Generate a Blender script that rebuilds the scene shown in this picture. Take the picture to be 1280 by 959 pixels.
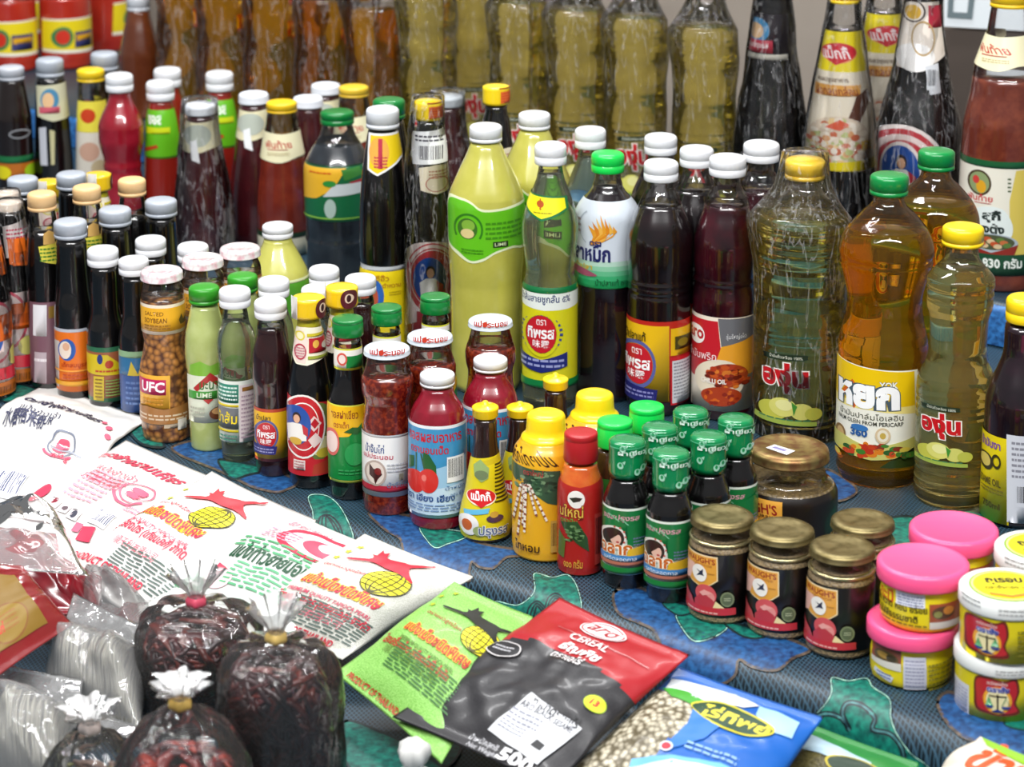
import bpy, bmesh, math, random
import numpy as np
from mathutils import Vector, Matrix, noise
from mathutils.geometry import tessellate_polygon
random.seed(7)
SC = bpy.context.scene
COL = SC.collection
for _o in list(bpy.data.objects): bpy.data.objects.remove(_o)

# ------------------------------------------------------------------ camera, light, exposure
FPX, PITCH, CXP, CYP, CAMH = 2735.0, math.radians(12), 640.0, 126.3, 0.85
cam_d = bpy.data.cameras.new('camera'); cam = bpy.data.objects.new('camera', cam_d); COL.objects.link(cam)
cam.location = (0, 0, CAMH); cam.rotation_euler = (math.pi/2-PITCH, 0, 0)
cam_d.sensor_fit = 'HORIZONTAL'; cam_d.sensor_width = 36.0; cam_d.lens = 36.0*FPX/1280
cam_d.shift_y = -(479.5-CYP)/1280
cam_d.dof.use_dof = True; cam_d.dof.focus_distance = 2.2
cam_d.dof.aperture_fstop = cam_d.lens/1000/0.0095
cam_d.dof.aperture_blades = 0
SC.camera = cam
SC.view_settings.view_transform = 'Standard'; SC.view_settings.look = 'None'
SC.view_settings.gamma = 1.0; SC.view_settings.use_curve_mapping = False
SC.view_settings.exposure = 0.0
w = bpy.data.worlds.new('world'); SC.world = w; w.use_nodes = True
w.node_tree.nodes['Background'].inputs[0].default_value = (0.97, 0.98, 1.0, 1)
w.node_tree.nodes['Background'].inputs[1].default_value = 0.22
cy = SC.cycles
cy.use_denoising = True
cy.max_bounces = 14; cy.transparent_max_bounces = 24; cy.transmission_bounces = 10; cy.glossy_bounces = 5; cy.diffuse_bounces = 3
cy.sample_clamp_indirect = 6.0; cy.sample_clamp_direct = 0
cy.caustics_refractive = True; cy.caustics_reflective = False

def lamp(name, kind, loc, energy, size=0.1, size_y=None, rot=(0, 0, 0), col=(1, 1, 1)):
    d = bpy.data.lights.new(name, kind); d.energy = energy; d.color = col
    if kind == 'AREA':
        d.shape = 'RECTANGLE'; d.size = size; d.size_y = size_y or size
    else: d.shadow_soft_size = size
    o = bpy.data.objects.new(name, d); COL.objects.link(o); o.location = loc; o.rotation_euler = rot
    return o
# tube lights hung over the stall, one added fill lamp and a few bulbs
lamp('tube_or_fill_light', 'AREA', (-0.75, 0.45, 2.0), 46, 1.5, 0.12, (math.radians(42), 0, 0.15))
lamp('tube_or_fill_light', 'AREA', (0.75, 0.45, 2.0), 46, 1.5, 0.12, (math.radians(42), 0, -0.15))
lamp('tube_or_fill_light', 'AREA', (0.1, 3.3, 2.3), 44, 1.5, 0.12, (0, 0, -0.6))
lamp('tube_or_fill_light', 'AREA', (-1.2, 2.2, 2.2), 40, 1.4, 0.12, (math.radians(25), 0, -0.6))  # added fill lamp, brightens the bottles at back left
for bx_, by_ in ((-0.9, 1.0), (-0.25, 0.8), (0.35, 0.9), (0.95, 0.9), (0.2, 2.0)):
    lamp('bulb', 'POINT', (bx_, by_, 1.8), 4.0, 0.03, col=(1, 0.97, 0.92))

# ------------------------------------------------------------------ projection helpers (where a thing stands)
CP, SP = math.cos(PITCH), math.sin(PITCH)
def unproj(u, v, z=0.0):
    x = (u-CXP)/FPX; y = -(v-CYP)/FPX
    d = (x, CP+y*SP, -SP+y*CP)
    t = (z-CAMH)/d[2]
    return Vector((d[0]*t, d[1]*t, z))
def depth(p): return p[1]*CP-(p[2]-CAMH)*SP
def proj(p):
    dz = p[2]-CAMH; f = depth(p)
    return (CXP+FPX*p[0]/f, CYP-FPX*(p[1]*SP+dz*CP)/f)
def z_at(X, Y, v):
    k = -(v-CYP)/FPX
    # (Y SP + dz CP) = k (Y CP - dz SP)
    return CAMH+(k*Y*CP-Y*SP)/(CP+k*SP)

# ------------------------------------------------------------------ colour and materials
def lin(h):
    if not isinstance(h, str): return tuple(h)
    h = h.lstrip('#')
    if len(h) == 3: h = ''.join(c*2 for c in h)
    return tuple((c/12.92 if c <= .04045 else ((c+.055)/1.055)**2.4) for c in (int(h[i:i+2], 16)/255 for i in (0, 2, 4)))
_M = {}
def new_mat(name):
    m = bpy.data.materials.new(name); m.use_nodes = True
    return m, m.node_tree.nodes, m.node_tree.links, m.node_tree.nodes['Principled BSDF']
def tex_coord(n, l, scale=1.0, kind='Object'):
    tc = n.new('ShaderNodeTexCoord'); mp = n.new('ShaderNodeMapping'); mp.inputs['Scale'].default_value = (scale,)*3 if not isinstance(scale, tuple) else scale
    l.new(tc.outputs[kind], mp.inputs['Vector']); return mp.outputs['Vector']
def add_bump(n, l, b, vec, scale, strength, dist=0.002, detail=3):
    t = n.new('ShaderNodeTexNoise'); t.inputs['Scale'].default_value = scale; t.inputs['Detail'].default_value = detail
    l.new(vec, t.inputs['Vector']); bp = n.new('ShaderNodeBump'); bp.inputs['Strength'].default_value = strength; bp.inputs['Distance'].default_value = dist
    l.new(t.outputs['Fac'], bp.inputs['Height']); l.new(bp.outputs['Normal'], b.inputs['Normal'])
    return t
def plastic(h, rough=.35, name='plastic', sss=0, coat=0):
    k = ('pl', h, rough, sss, coat)
    if k in _M: return _M[k]
    m, n, l, b = new_mat(name)
    b.inputs['Base Color'].default_value = (*lin(h), 1); b.inputs['Roughness'].default_value = rough
    b.inputs['Coat Weight'].default_value = coat; b.inputs['Coat Roughness'].default_value = .04
    if sss:
        b.inputs['Subsurface Weight'].default_value = sss; b.inputs['Subsurface Radius'].default_value = (.01, .008, .005); b.inputs['Subsurface Scale'].default_value = .5
    _M[k] = m; return m
def sauce(h, h2=None, scale=300, name='sauce'):
    """opaque liquid seen through a shiny bottle wall, with specks of a second colour"""
    k = ('sa', h, h2, scale)
    if k in _M: return _M[k]
    m, n, l, b = new_mat(name)
    b.inputs['Roughness'].default_value = .25; b.inputs['Coat Weight'].default_value = 1; b.inputs['Coat Roughness'].default_value = .03
    b.inputs['Base Color'].default_value = (*lin(h), 1)
    if h2:
        v = tex_coord(n, l); t = n.new('ShaderNodeTexNoise'); t.inputs['Scale'].default_value = scale; t.inputs['Detail'].default_value = 3
        l.new(v, t.inputs['Vector']); r = n.new('ShaderNodeValToRGB'); r.color_ramp.elements[0].position = .45; r.color_ramp.elements[1].position = .68
        r.color_ramp.elements[0].color = (*lin(h), 1); r.color_ramp.elements[1].color = (*lin(h2), 1)
        l.new(t.outputs['Fac'], r.inputs['Fac']); l.new(r.outputs['Color'], b.inputs['Base Color'])
    _M[k] = m; return m
def beans(h, h2, scale=170, name='beans', coat=1.0):
    k = ('be', h, h2, scale, coat)
    if k in _M: return _M[k]
    m, n, l, b = new_mat(name); v = tex_coord(n, l)
    t = n.new('ShaderNodeTexVoronoi'); t.inputs['Scale'].default_value = scale; l.new(v, t.inputs['Vector'])
    r = n.new('ShaderNodeValToRGB'); r.color_ramp.elements[0].position = .15; r.color_ramp.elements[1].position = .75
    r.color_ramp.elements[0].color = (*lin(h), 1); r.color_ramp.elements[1].color = (*lin(h2), 1)
    l.new(t.outputs['Distance'], r.inputs['Fac']); l.new(r.outputs['Color'], b.inputs['Base Color'])
    bp = n.new('ShaderNodeBump'); bp.inputs['Strength'].default_value = .5; bp.inputs['Distance'].default_value = .002; bp.invert = True
    l.new(t.outputs['Distance'], bp.inputs['Height']); l.new(bp.outputs['Normal'], b.inputs['Normal'])
    b.inputs['Roughness'].default_value = .45; b.inputs['Coat Weight'].default_value = coat; b.inputs['Coat Roughness'].default_value = .05
    _M[k] = m; return m
def oil(h, rough=.0, name='oil', ior=1.42, bump=0):
    k = ('oil', h, bump)
    if k in _M: return _M[k]
    m, n, l, b = new_mat(name)
    b.inputs['Base Color'].default_value = (*lin(h), 1); b.inputs['Roughness'].default_value = rough
    b.inputs['Transmission Weight'].default_value = .95; b.inputs['IOR'].default_value = ior
    if bump: add_bump(n, l, b, tex_coord(n, l), 60, bump)
    _M[k] = m; return m
def film(tint='ffffff', base=.05, bump=0.0, scale=60, rough=.06, haze=0.0, name='clear_film', streak=0.0):
    """thin clear plastic: see-through with a fresnel sheen, wrinkles and an optional milky haze"""
    k = ('fi', tint, base, bump, scale, haze, streak)
    if k in _M: return _M[k]
    m, n, l, b = new_mat(name); n.remove(b); out = n['Material Output']
    tr = n.new('ShaderNodeBsdfTransparent'); tr.inputs[0].default_value = (*lin(tint), 1)
    gl = n.new('ShaderNodeBsdfGlossy'); gl.inputs['Roughness'].default_value = rough
    fr = n.new('ShaderNodeFresnel'); fr.inputs['IOR'].default_value = 1.42
    ad = n.new('ShaderNodeMath'); ad.operation = 'ADD'; ad.use_clamp = True; ad.inputs[1].default_value = base
    mx = n.new('ShaderNodeMixShader'); l.new(fr.outputs[0], ad.inputs[0]); l.new(ad.outputs[0], mx.inputs[0])
    l.new(mx.outputs[0], out.inputs['Surface']); l.new(gl.outputs[0], mx.inputs[2])
    if haze:
        df = n.new('ShaderNodeBsdfDiffuse'); df.inputs[0].default_value = (.85, .85, .85, 1); m2 = n.new('ShaderNodeMixShader'); m2.inputs[0].default_value = haze
        l.new(tr.outputs[0], m2.inputs[1]); l.new(df.outputs[0], m2.inputs[2]); l.new(m2.outputs[0], mx.inputs[1])
    else: l.new(tr.outputs[0], mx.inputs[1])
    if streak:
        v = tex_coord(n, l, (1, 1, .16)); t = n.new('ShaderNodeTexNoise'); t.inputs['Scale'].default_value = scale; t.inputs['Detail'].default_value = 3; t.inputs['Distortion'].default_value = 1.2; l.new(v, t.inputs['Vector'])
        r = n.new('ShaderNodeValToRGB'); e = r.color_ramp.elements; e[0].position = .53; e[0].color = (0, 0, 0, 1); e[1].position = .585; e[1].color = (0, 0, 0, 1); q = e.new(.56); q.color = (streak,)*3+(1,); l.new(t.outputs['Fac'], r.inputs['Fac'])
        df = n.new('ShaderNodeBsdfDiffuse'); df.inputs[0].default_value = (.9, .9, .92, 1); m3 = n.new('ShaderNodeMixShader'); l.new(r.outputs['Color'], m3.inputs[0]); l.new(mx.outputs[0], m3.inputs[1]); l.new(df.outputs[0], m3.inputs[2]); l.new(m3.outputs[0], out.inputs['Surface'])
    if bump:
        v = tex_coord(n, l, (1, 1, .45)); t = n.new('ShaderNodeTexNoise'); t.inputs['Scale'].default_value = scale; t.inputs['Detail'].default_value = 4; t.inputs['Distortion'].default_value = 1.5
        l.new(v, t.inputs['Vector']); bp = n.new('ShaderNodeBump'); bp.inputs['Strength'].default_value = bump; bp.inputs['Distance'].default_value = .01
        l.new(t.outputs['Fac'], bp.inputs['Height']); l.new(bp.outputs['Normal'], gl.inputs['Normal'])
    _M[k] = m; return m
def metal(h, rough=.3, name='metal', dirt=None):
    k = ('me', h, rough, dirt)
    if k in _M: return _M[k]
    m, n, l, b = new_mat(name)
    b.inputs['Metallic'].default_value = .85; b.inputs['Roughness'].default_value = rough; b.inputs['Base Color'].default_value = (*lin(h), 1)
    if dirt:
        v = tex_coord(n, l); t = n.new('ShaderNodeTexNoise'); t.inputs['Scale'].default_value = 90; t.inputs['Detail'].default_value = 5; l.new(v, t.inputs['Vector'])
        r = n.new('ShaderNodeValToRGB'); r.color_ramp.elements[0].position = .4; r.color_ramp.elements[1].position = .65
        r.color_ramp.elements[0].color = (*lin(h), 1); r.color_ramp.elements[1].color = (*lin(dirt), 1)
        l.new(t.outputs['Fac'], r.inputs['Fac']); l.new(r.outputs['Color'], b.inputs['Base Color'])
    _M[k] = m; return m
def print_mat(rough=.32, name='printed_paper', coat=.25):
    k = ('pr', rough, coat)
    if k in _M: return _M[k]
    m, n, l, b = new_mat(name); a = n.new('ShaderNodeAttribute'); a.attribute_name = 'Col'
    l.new(a.outputs['Color'], b.inputs['Base Color']); b.inputs['Roughness'].default_value = rough; b.inputs['Coat Weight'].default_value = coat
    _M[k] = m; return m

# ------------------------------------------------------------------ object helpers
def link(name, me, mats, parent=None, loc=(0, 0, 0), smooth=True):
    o = bpy.data.objects.new(name, me); COL.objects.link(o)
    for m in (mats if isinstance(mats, (list, tuple)) else [mats]): me.materials.append(m)
    if parent: o.parent = parent
    o.location = loc
    if smooth and len(me.polygons): me.polygons.foreach_set('use_smooth', [True]*len(me.polygons))
    return o
def from_bm(name, bm, mats, parent=None, loc=(0, 0, 0), smooth=True):
    me = bpy.data.meshes.new(name); bm.to_mesh(me); bm.free(); return link(name, me, mats, parent, loc, smooth)
def tag(o, label, cat, group=None, kind=None):
    if label: o['label'] = label
    if cat: o['category'] = cat
    if group: o['group'] = group
    if kind: o['kind'] = kind
    return o
def empty(name, loc, label, cat, group=None, rot=0):
    o = bpy.data.objects.new(name, None); COL.objects.link(o); o.location = loc; o.rotation_euler = (0, 0, rot); o.empty_display_size = .02
    return tag(o, label, cat, group)
def pchip(xs, ys):
    xs = np.array(xs, float); ys = np.array(ys, float); h = np.diff(xs); d = np.diff(ys)/h; m = np.zeros(len(xs))
    for i in range(1, len(xs)-1):
        if d[i-1]*d[i] > 0:
            w1 = 2*h[i]+h[i-1]; w2 = h[i]+2*h[i-1]; m[i] = (w1+w2)/(w1/d[i-1]+w2/d[i])
    if len(xs) > 1: m[0] = d[0]; m[-1] = d[-1]
    def f(x):
        x = min(max(x, xs[0]), xs[-1]); i = min(max(int(np.searchsorted(xs, x))-1, 0), len(xs)-2); t = (x-xs[i])/h[i]
        return float((1+2*t)*(1-t)**2*ys[i]+t*(1-t)**2*h[i]*m[i]+t*t*(3-2*t)*ys[i+1]+t*t*(t-1)*h[i]*m[i+1])
    return f
def lathe(bm, rings, nseg=40, mat=0, cap_top=False, cap_bot=False, mod=None, matf=None, ang0=0.0):
    """rings: (r, z) pairs from bottom to top"""
    vs = []
    for r, z in rings:
        vs.append([bm.verts.new((rr*math.sin(a), -rr*math.cos(a), z)) for a in (ang0+2*math.pi*j/nseg for j in range(nseg)) for rr in ((r*(mod(a, z) if mod else 1)),)])
    for i in range(len(vs)-1):
        mi = matf((rings[i][1]+rings[i+1][1])/2) if matf else mat
        for j in range(nseg):
            f = bm.faces.new((vs[i][j], vs[i][(j+1) % nseg], vs[i+1][(j+1) % nseg], vs[i+1][j])); f.material_index = mi
    if cap_bot: bm.faces.new(vs[0][::-1]).material_index = matf(rings[0][1]) if matf else mat
    if cap_top: bm.faces.new(vs[-1]).material_index = matf(rings[-1][1]) if matf else mat
    return vs

# ------------------------------------------------------------------ flat print: shapes and lettering laid out in 2D, then wrapped on a surface
_TX = {}
def glyphs(s, off):
    k = (s, off)
    if k in _TX: return _TX[k]
    c = bpy.data.curves.new('lettering', 'FONT'); c.body = s; c.resolution_u = 2; c.offset = off
    o = bpy.data.objects.new('lettering', c); COL.objects.link(o)
    me = o.evaluated_get(bpy.context.evaluated_depsgraph_get()).to_mesh()
    v = np.array([p.co[:2] for p in me.vertices]) if len(me.vertices) else np.zeros((0, 2)); t = [tuple(p.vertices) for p in me.polygons]
    bpy.data.objects.remove(o); bpy.data.curves.remove(c)
    if len(v): v = (v-v.min(0))/np.maximum(v.max(0)-v.min(0), 1e-6)
    _TX[k] = (v, t); return _TX[k]
class Flat:
    def __init__(s): s.bm = bmesh.new(); s.c = s.bm.verts.layers.float_color.new('Col'); s.h = s.bm.verts.layers.float.new('lay'); s.n = 0
    def tris(s, pts, tris, col, lay=None):
        lay = s.n if lay is None else lay
        cc = (*lin(col), 1); vs = []
        for p in pts:
            v = s.bm.verts.new((p[0], p[1], 0)); v[s.c] = cc; v[s.h] = lay; vs.append(v)
        for t in tris:
            try: s.bm.faces.new([vs[i] for i in t])
            except ValueError: pass
    def poly(s, pts, col):
        if len(pts) > 2: s.tris(pts, tessellate_polygon([[Vector((p[0], p[1], 0)) for p in pts]]), col)
    def slice(s, dx=None, dy=None):
        bm = s.bm
        if not bm.verts: return
        for ax, d in ((0, dx), (1, dy)):
            if not d: continue
            lo = min(v.co[ax] for v in bm.verts); hi = max(v.co[ax] for v in bm.verts)
            k = math.ceil(lo/d); no = (1, 0, 0) if ax == 0 else (0, 1, 0)
            while k*d < hi:
                co = [0, 0, 0]; co[ax] = k*d
                bmesh.ops.bisect_plane(bm, geom=bm.verts[:]+bm.edges[:]+bm.faces[:], plane_co=co, plane_no=no, dist=1e-7); k += 1
    def finish(s, name, fn, mat, parent, step=.00012):
        step = min(step, .0014/max(s.n, 1))
        for v in s.bm.verts: v.co = fn(v.co[0], v.co[1], .0003+step*v[s.h])
        for f in s.bm.faces: f.normal_update()
        return from_bm(name, s.bm, mat, parent, smooth=True)
def ell(cx, cy, rx, ry, n=28, a0=0, a1=2*math.pi): return [(cx+rx*math.cos(a0+(a1-a0)*i/n), cy+ry*math.sin(a0+(a1-a0)*i/n)) for i in range(n if a1-a0 > 6.28 else n+1)]
def spots(n, cx, cy, rx, ry, sx, sy, cols, seed=1):
    rd = random.Random(seed); out = []
    for i in range(n):
        a, q = rd.uniform(0, 6.28), math.sqrt(rd.random()); out.append(('e', cx+rx*q*math.cos(a), cy+ry*q*math.sin(a), sx*rd.uniform(.6, 1.3), sy*rd.uniform(.6, 1.3), rd.choice(cols), 'x'))
    return out
def emit(F, shapes, C):
    """shapes in picture coordinates of a front view; C(x, y, cx, cy) turns a point of a shape centred at (cx, cy) into label coordinates.
    r rect, e ellipse, o ring, p polygon, t lettering, b barcode, l fine-print lines, s star"""
    rnd = random.Random(len(shapes))
    for sh in shapes:
        k = sh[0]; F.n += .12 if sh[-1] == 'x' else 1
        if k in 'rtbl':
            x0, y0, x1, y1 = sh[1] if k == 'r' else sh[2] if k == 't' else sh[1]
            cx, cy_ = (x0+x1)/2, (y0+y1)/2
            n = 8
        if k == 'r': F.poly([C(x0+(x1-x0)*i/n, y0, cx, cy_) for i in range(n+1)]+[C(x1+(x0-x1)*i/n, y1, cx, cy_) for i in range(n+1)], sh[2])
        elif k == 'e': x, y, rx, ry, col = sh[1:6]; F.poly([C(*p, x, y) for p in ell(x, y, rx, ry)], col)
        elif k == 'o':
            x, y, rx, ry, wd, col = sh[1:7]; a0, a1 = sh[7:9] if len(sh) > 7 else (0, 2*math.pi)
            a = ell(x, y, rx, ry, 32, a0, a1 if a1-a0 < 6.28 else a0+6.2831); b = ell(x, y, rx-wd, ry-wd*ry/rx, 32, a0, a1 if a1-a0 < 6.28 else a0+6.2831); m = len(a)
            F.tris([C(*p, x, y) for p in a+b], [(i, i+1, m+i+1, m+i) for i in range(m-1)]+([(m-1, 0, m, 2*m-1)] if a1-a0 > 6.28 else []), col)
        elif k == 'p':
            q = sh[1]; cx = sum(p[0] for p in q)/len(q); cy_ = sum(p[1] for p in q)/len(q); F.poly([C(*p, cx, cy_) for p in q], sh[2])
        elif k == 's':
            x, y, r, col = sh[1:5]; F.poly([C(x+r*(1 if i % 2 == 0 else .42)*math.sin(math.pi*i/5), y-r*.8*(1 if i % 2 == 0 else .42)*math.cos(math.pi*i/5), x, y) for i in range(10)], col)
        elif k == 't':
            col = sh[3]; off = sh[4] if len(sh) > 4 else .012; halo = sh[5] if len(sh) > 5 else None
            for o_, c_, g in (((off+.05, halo, .035),) if halo else ())+((off, col, 0),):
                v, t = glyphs(sh[1], o_)
                if not len(v): continue
                gx, gy = g*(y1-y0)*1.2, g*(y1-y0)
                A, B, D = C(x0-gx, y1+gy, cx, cy_), C(x1+gx, y1+gy, cx, cy_), C(x0-gx, y0-gy, cx, cy_)
                sk = sh[6] if len(sh) > 6 else 0
                F.tris([(A[0]+p[0]*(B[0]-A[0])+p[1]*(D[0]-A[0])+sk*p[1]*(y1-y0)*0, A[1]+p[0]*(B[1]-A[1])+p[1]*(D[1]-A[1])) for p in v], t, c_)
                F.n += 1
        elif k == 'b':
            F.poly([C(x0, y0, cx, cy_), C(x1, y0, cx, cy_), C(x1, y1, cx, cy_), C(x0, y1, cx, cy_)], sh[2] if len(sh) > 2 else 'f4f4f4'); F.n += 1
            x = x0+(x1-x0)*.07
            while x < x1-(x1-x0)*.07:
                wd = (x1-x0)*rnd.choice((.02, .03, .045)); F.poly([C(x, y0+(y1-y0)*.08, cx, cy_), C(x+wd, y0+(y1-y0)*.08, cx, cy_), C(x+wd, y1-(y1-y0)*.2, cx, cy_), C(x, y1-(y1-y0)*.2, cx, cy_)], sh[3] if len(sh) > 3 else '222228'); x += wd+(x1-x0)*rnd.choice((.025, .035, .05))
        elif k == 'l':
            m, col = sh[2], sh[3]
            for i in range(m):
                ya = y0+(y1-y0)*(i+.25)/m; yb = y0+(y1-y0)*(i+.7)/m; x = x0
                while x < x1:
                    e = min(x1, x+(x1-x0)*rnd.uniform(.06, .2)); F.poly([C(x, ya, cx, cy_), C(e, ya, cx, cy_), C(e, yb, cx, cy_), C(x, yb, cx, cy_)], col); x = e+(x1-x0)*.03
# ------------------------------------------------------------------ bottles, jars and tubs: one builder, measured from a front view
CAPS = {  # fraction of height from the top, fraction of radius
 'flip': [(0, .72), (.03, .86), (.10, .96), (.2, 1), (.56, 1), (.585, .965), (.62, .965), (.645, 1), (.96, .99), (1, .95)],
 'screw': [(0, .8), (.04, .9), (.12, .98), (.2, 1), (.74, 1), (.76, .95), (.8, .95), (.82, 1.0), (1, 1.0)],
 'lid': [(0.09, .0), (.09, .62), (.02, .70), (.0, .80), (.06, .92), (.22, .985), (.4, 1), (.8, 1), (.86, 1.015), (.95, 1.015), (1, .985)],
 'tub': [(0.03, .0), (.03, .84), (.0, .87), (.0, .92), (.06, .97), (.16, 1), (.9, 1), (1, .985)],
 'shrink': [(0, .80), (.03, .93), (.08, 1), (.2, 1), (.5, .985), (.85, 1), (1, .97)],
 'tall': [(0, .86), (.02, .95), (.05, .99), (.2, 1), (.22, .975), (.25, 1.0), (.95, 1.03), (1, 1.0)],
 'nozzle': [(0, .10), (.03, .2), (.2, .26), (.3, .38), (.34, .9), (.4, 1), (.5, 1), (.54, .97), (.95, .97), (1, .92)],
 'dome': [(0, .5), (.02, .78), (.07, .92), (.16, .97), (.5, 1), (.68, 1.03), (.74, 1.12), (.82, 1.25), (1, 1.32)],
}
def rho(y): return (y+455)/2735
REG = []
class Bot:
    def __init__(s, name, cat, label, u, yb, prof, liq=None, cap=None, group=None, h0=0.0, body='body', film_mat=None, flutes=(), nseg=44, body_mat=None, fine=1):
        r_b = prof[-1][1]; s.h0 = h0
        p = unproj(u, yb, h0)
        for _ in range(3):
            f = depth(p); r = r_b*f/FPX; q = unproj(u, yb-r_b*rho(yb), h0); p = q
        s.X, s.Y = p[0], p[1]; s.f = depth(p); s.k = s.f/FPX
        s.phi = math.atan2(-s.X, s.Y); s.ang = s.phi
        s.root = empty(name, (s.X, s.Y, h0), label, cat, group); s.group = group; s.cat = cat
        zs = [z_at(s.X, s.Y, y) for y, _ in prof]+[h0]; rs = [r*s.k for _, r in prof]+[r_b*s.k]
        zs[-2] = max(zs[-2], h0+.003); s.zs, s.rs = zs[::-1], rs[::-1]
        for i in range(1, len(s.zs)):
            if s.zs[i] <= s.zs[i-1]: s.zs[i] = s.zs[i-1]+.0004
        s.R = pchip(s.zs, s.rs)
        ztop = s.zs[-1]; n = int(34*fine)
        zz = sorted(set([h0+(ztop-h0)*i/n for i in range(n+1)]+list(s.zs)))
        lev = None; mats = [body_mat or (liq[1] if liq else plastic('888888'))]
        if liq and liq[0] is not None:
            lev = z_at(s.X, s.Y, liq[0]); zz = sorted(set([z for z in zz if abs(z-lev) > .0006]+[lev])); mats.append(film_mat or film(bump=.12, scale=40))
        fl = [(z_at(s.X, s.Y, a), z_at(s.X, s.Y, b), m, amp, tw) for a, b, m, amp, tw in flutes]
        def mod(a, z):
            v = 1.0
            for za, zb, m, amp, tw in fl:
                if zb < z < za:
                    t = (z-zb)/(za-zb); v += amp*math.sin(math.pi*t)**.5*math.cos(m*(a+tw*t))
            return v
        bm = bmesh.new(); rb = s.R(h0)
        rings = [(rb*.86, h0), (rb*.97, h0+.0012)]+[(s.R(z), z) for z in zz if z > h0+.002]
        if fl: nseg = max(nseg, 96)
        vs = lathe(bm, [(r, z-h0) for r, z in rings], nseg, cap_bot=True, mod=(lambda a, z: mod(a, z+h0)) if fl else None, matf=(lambda z: 1 if (lev is not None and z+h0 > lev) else 0), cap_top=(lev is None), ang0=s.phi)
        if lev is not None:
            i = min(range(len(rings)), key=lambda i: abs(rings[i][1]-lev)); bm.faces.new(vs[i]).material_index = 0
        s.body = from_bm(body, bm, mats, s.root)
        s.H = ztop-h0; s.rcap = .01
        if cap: s.cap(*cap)
        s.rm = max(s.rs); s.reg = dict(root=s.root, r=s.rm, H=s.H, h0=h0, b=s); s.reg['proto'] = True; REG.append(s.reg)
    def rpx(s, z): return s.R(z)*FPX/depth((s.X, s.Y, z))
    def cap(s, ytop, ybot, r, style, mat, name='cap', shapes=None, ribs=0, lean=0, side=None):
        zt = z_at(s.X, s.Y, ytop+r*rho(ytop)*.85); zb = z_at(s.X, s.Y, ybot-r*rho(ybot)); R = r*s.k
        pts = CAPS[style]; rings = [(max(R*q, .00001), zt+(zb-zt)*t-s.h0) for t, q in pts][::-1]
        if pts[0][1] > 0: rings.append((R*pts[0][1]*.4, zt-s.h0+.0002))
        bm = bmesh.new()
        lathe(bm, rings, 72 if ribs else 40, cap_top=True, cap_bot=True, ang0=s.phi, mod=(lambda a, z: 1+.012*math.cos(ribs*a)*(1 if z < (zt-s.h0)-.15*(zt-zb) else 0)) if ribs else None)
        c = from_bm(name, bm, mat, s.root); s.H = zt-s.h0; s.rcap = R; s.capy = (zt, zb, R); s.capo = c
        if shapes:
            F = Flat(); ctr = Vector((s.X, s.Y, zt)); cx, cy_ = proj(ctr); kk = R/ (r)
            def C(x, y, a, b): return ((x-cx)*kk, -(y-cy_)*kk/rho(cy_))
            emit(F, shapes, C); zz = zt-s.h0+(.0005 if style not in ('lid', 'tub') else -(zt-zb)*pts[0][0]+.0003)
            ca, sa = math.cos(s.phi), math.sin(s.phi)
            F.finish('cap_print', lambda x, y, h: Vector((x*ca-y*sa, x*sa+y*ca, zz+h)), print_mat(), c)
        if side: s.print('cap_print', side, c, Rf=lambda z: R*1.0)
        return c
    def print(s, name, shapes, parent=None, Rf=None, mat=None, dy=None, off=0):
        Rf = Rf or s.R
        F = Flat()
        ys = [q for sh in shapes for q in ([sh[1][1], sh[1][3]] if sh[0] in 'rbl' else [sh[2][1], sh[2][3]] if sh[0] == 't' else [p[1] for p in sh[1]] if sh[0] == 'p' else [sh[2]])]
        ym = (min(ys)+max(ys))/2; rr = Rf(z_at(s.X, s.Y, ym-s.rpx(z_at(s.X, s.Y, ym))*rho(ym)))
        def C(x, y, cx, cy_):
            z = z_at(s.X, s.Y, y)
            for _ in range(2):
                r = Rf(z); f = depth((s.X, s.Y, z)); rp = r*FPX/f; ua = proj((s.X, s.Y, z))[0]
                d = max(-1, min(1, (cx-ua)/rp)); z = z_at(s.X, s.Y, y-rp*rho(y)*math.sqrt(1-d*d))
            t = (x-ua)/rp
            th = math.asin(t) if abs(t) <= .97 else math.copysign(1.3252+(abs(t)-.97)*1.5, t)
            return (th*rr, z)
        emit(F, shapes, C)
        zr = [v.co[1] for v in F.bm.verts]; za, zb = min(zr), max(zr); rv = [Rf(za+(zb-za)*i/24) for i in range(25)]
        li = [rv[0]+(rv[-1]-rv[0])*i/24 for i in range(25)]; up = max(b-a for a, b in zip(li, rv)); dn = max(a-b for a, b in zip(li, rv))
        if up < .03*max(rv) and dn < .05*max(rv):      # a stiff paper label spans small hollows
            Rf = lambda z, r0=rv[0], r1=rv[-1]: r0+(r1-r0)*(z-za)/max(zb-za, 1e-6)+up
            rv = [max(rv)]
        F.slice(rr*.085, dy or (s.H/48 if max(rv)-min(rv) > .004*max(rv) else None))
        return F.finish(name, lambda a, z, h: Vector(((Rf(z)+h+off)*math.sin(a/rr+s.phi), -(Rf(z)+h+off)*math.cos(a/rr+s.phi), z-s.h0)), mat or print_mat(), parent or s.root)
    def lab(s, *shapes, name='label', **k): s.print(name, shapes, **k); return s
    def ring(s, y, r, h, mat, name):
        z = z_at(s.X, s.Y, y)-s.h0; bm = bmesh.new(); R = r*s.k; hh = h*s.k
        lathe(bm, [(R*.9, z-hh), (R, z-hh*.7), (R*1.03, z), (R, z+hh*.7), (R*.9, z+hh)], 40, ang0=s.phi); return from_bm(name, bm, mat, s.root)
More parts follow.
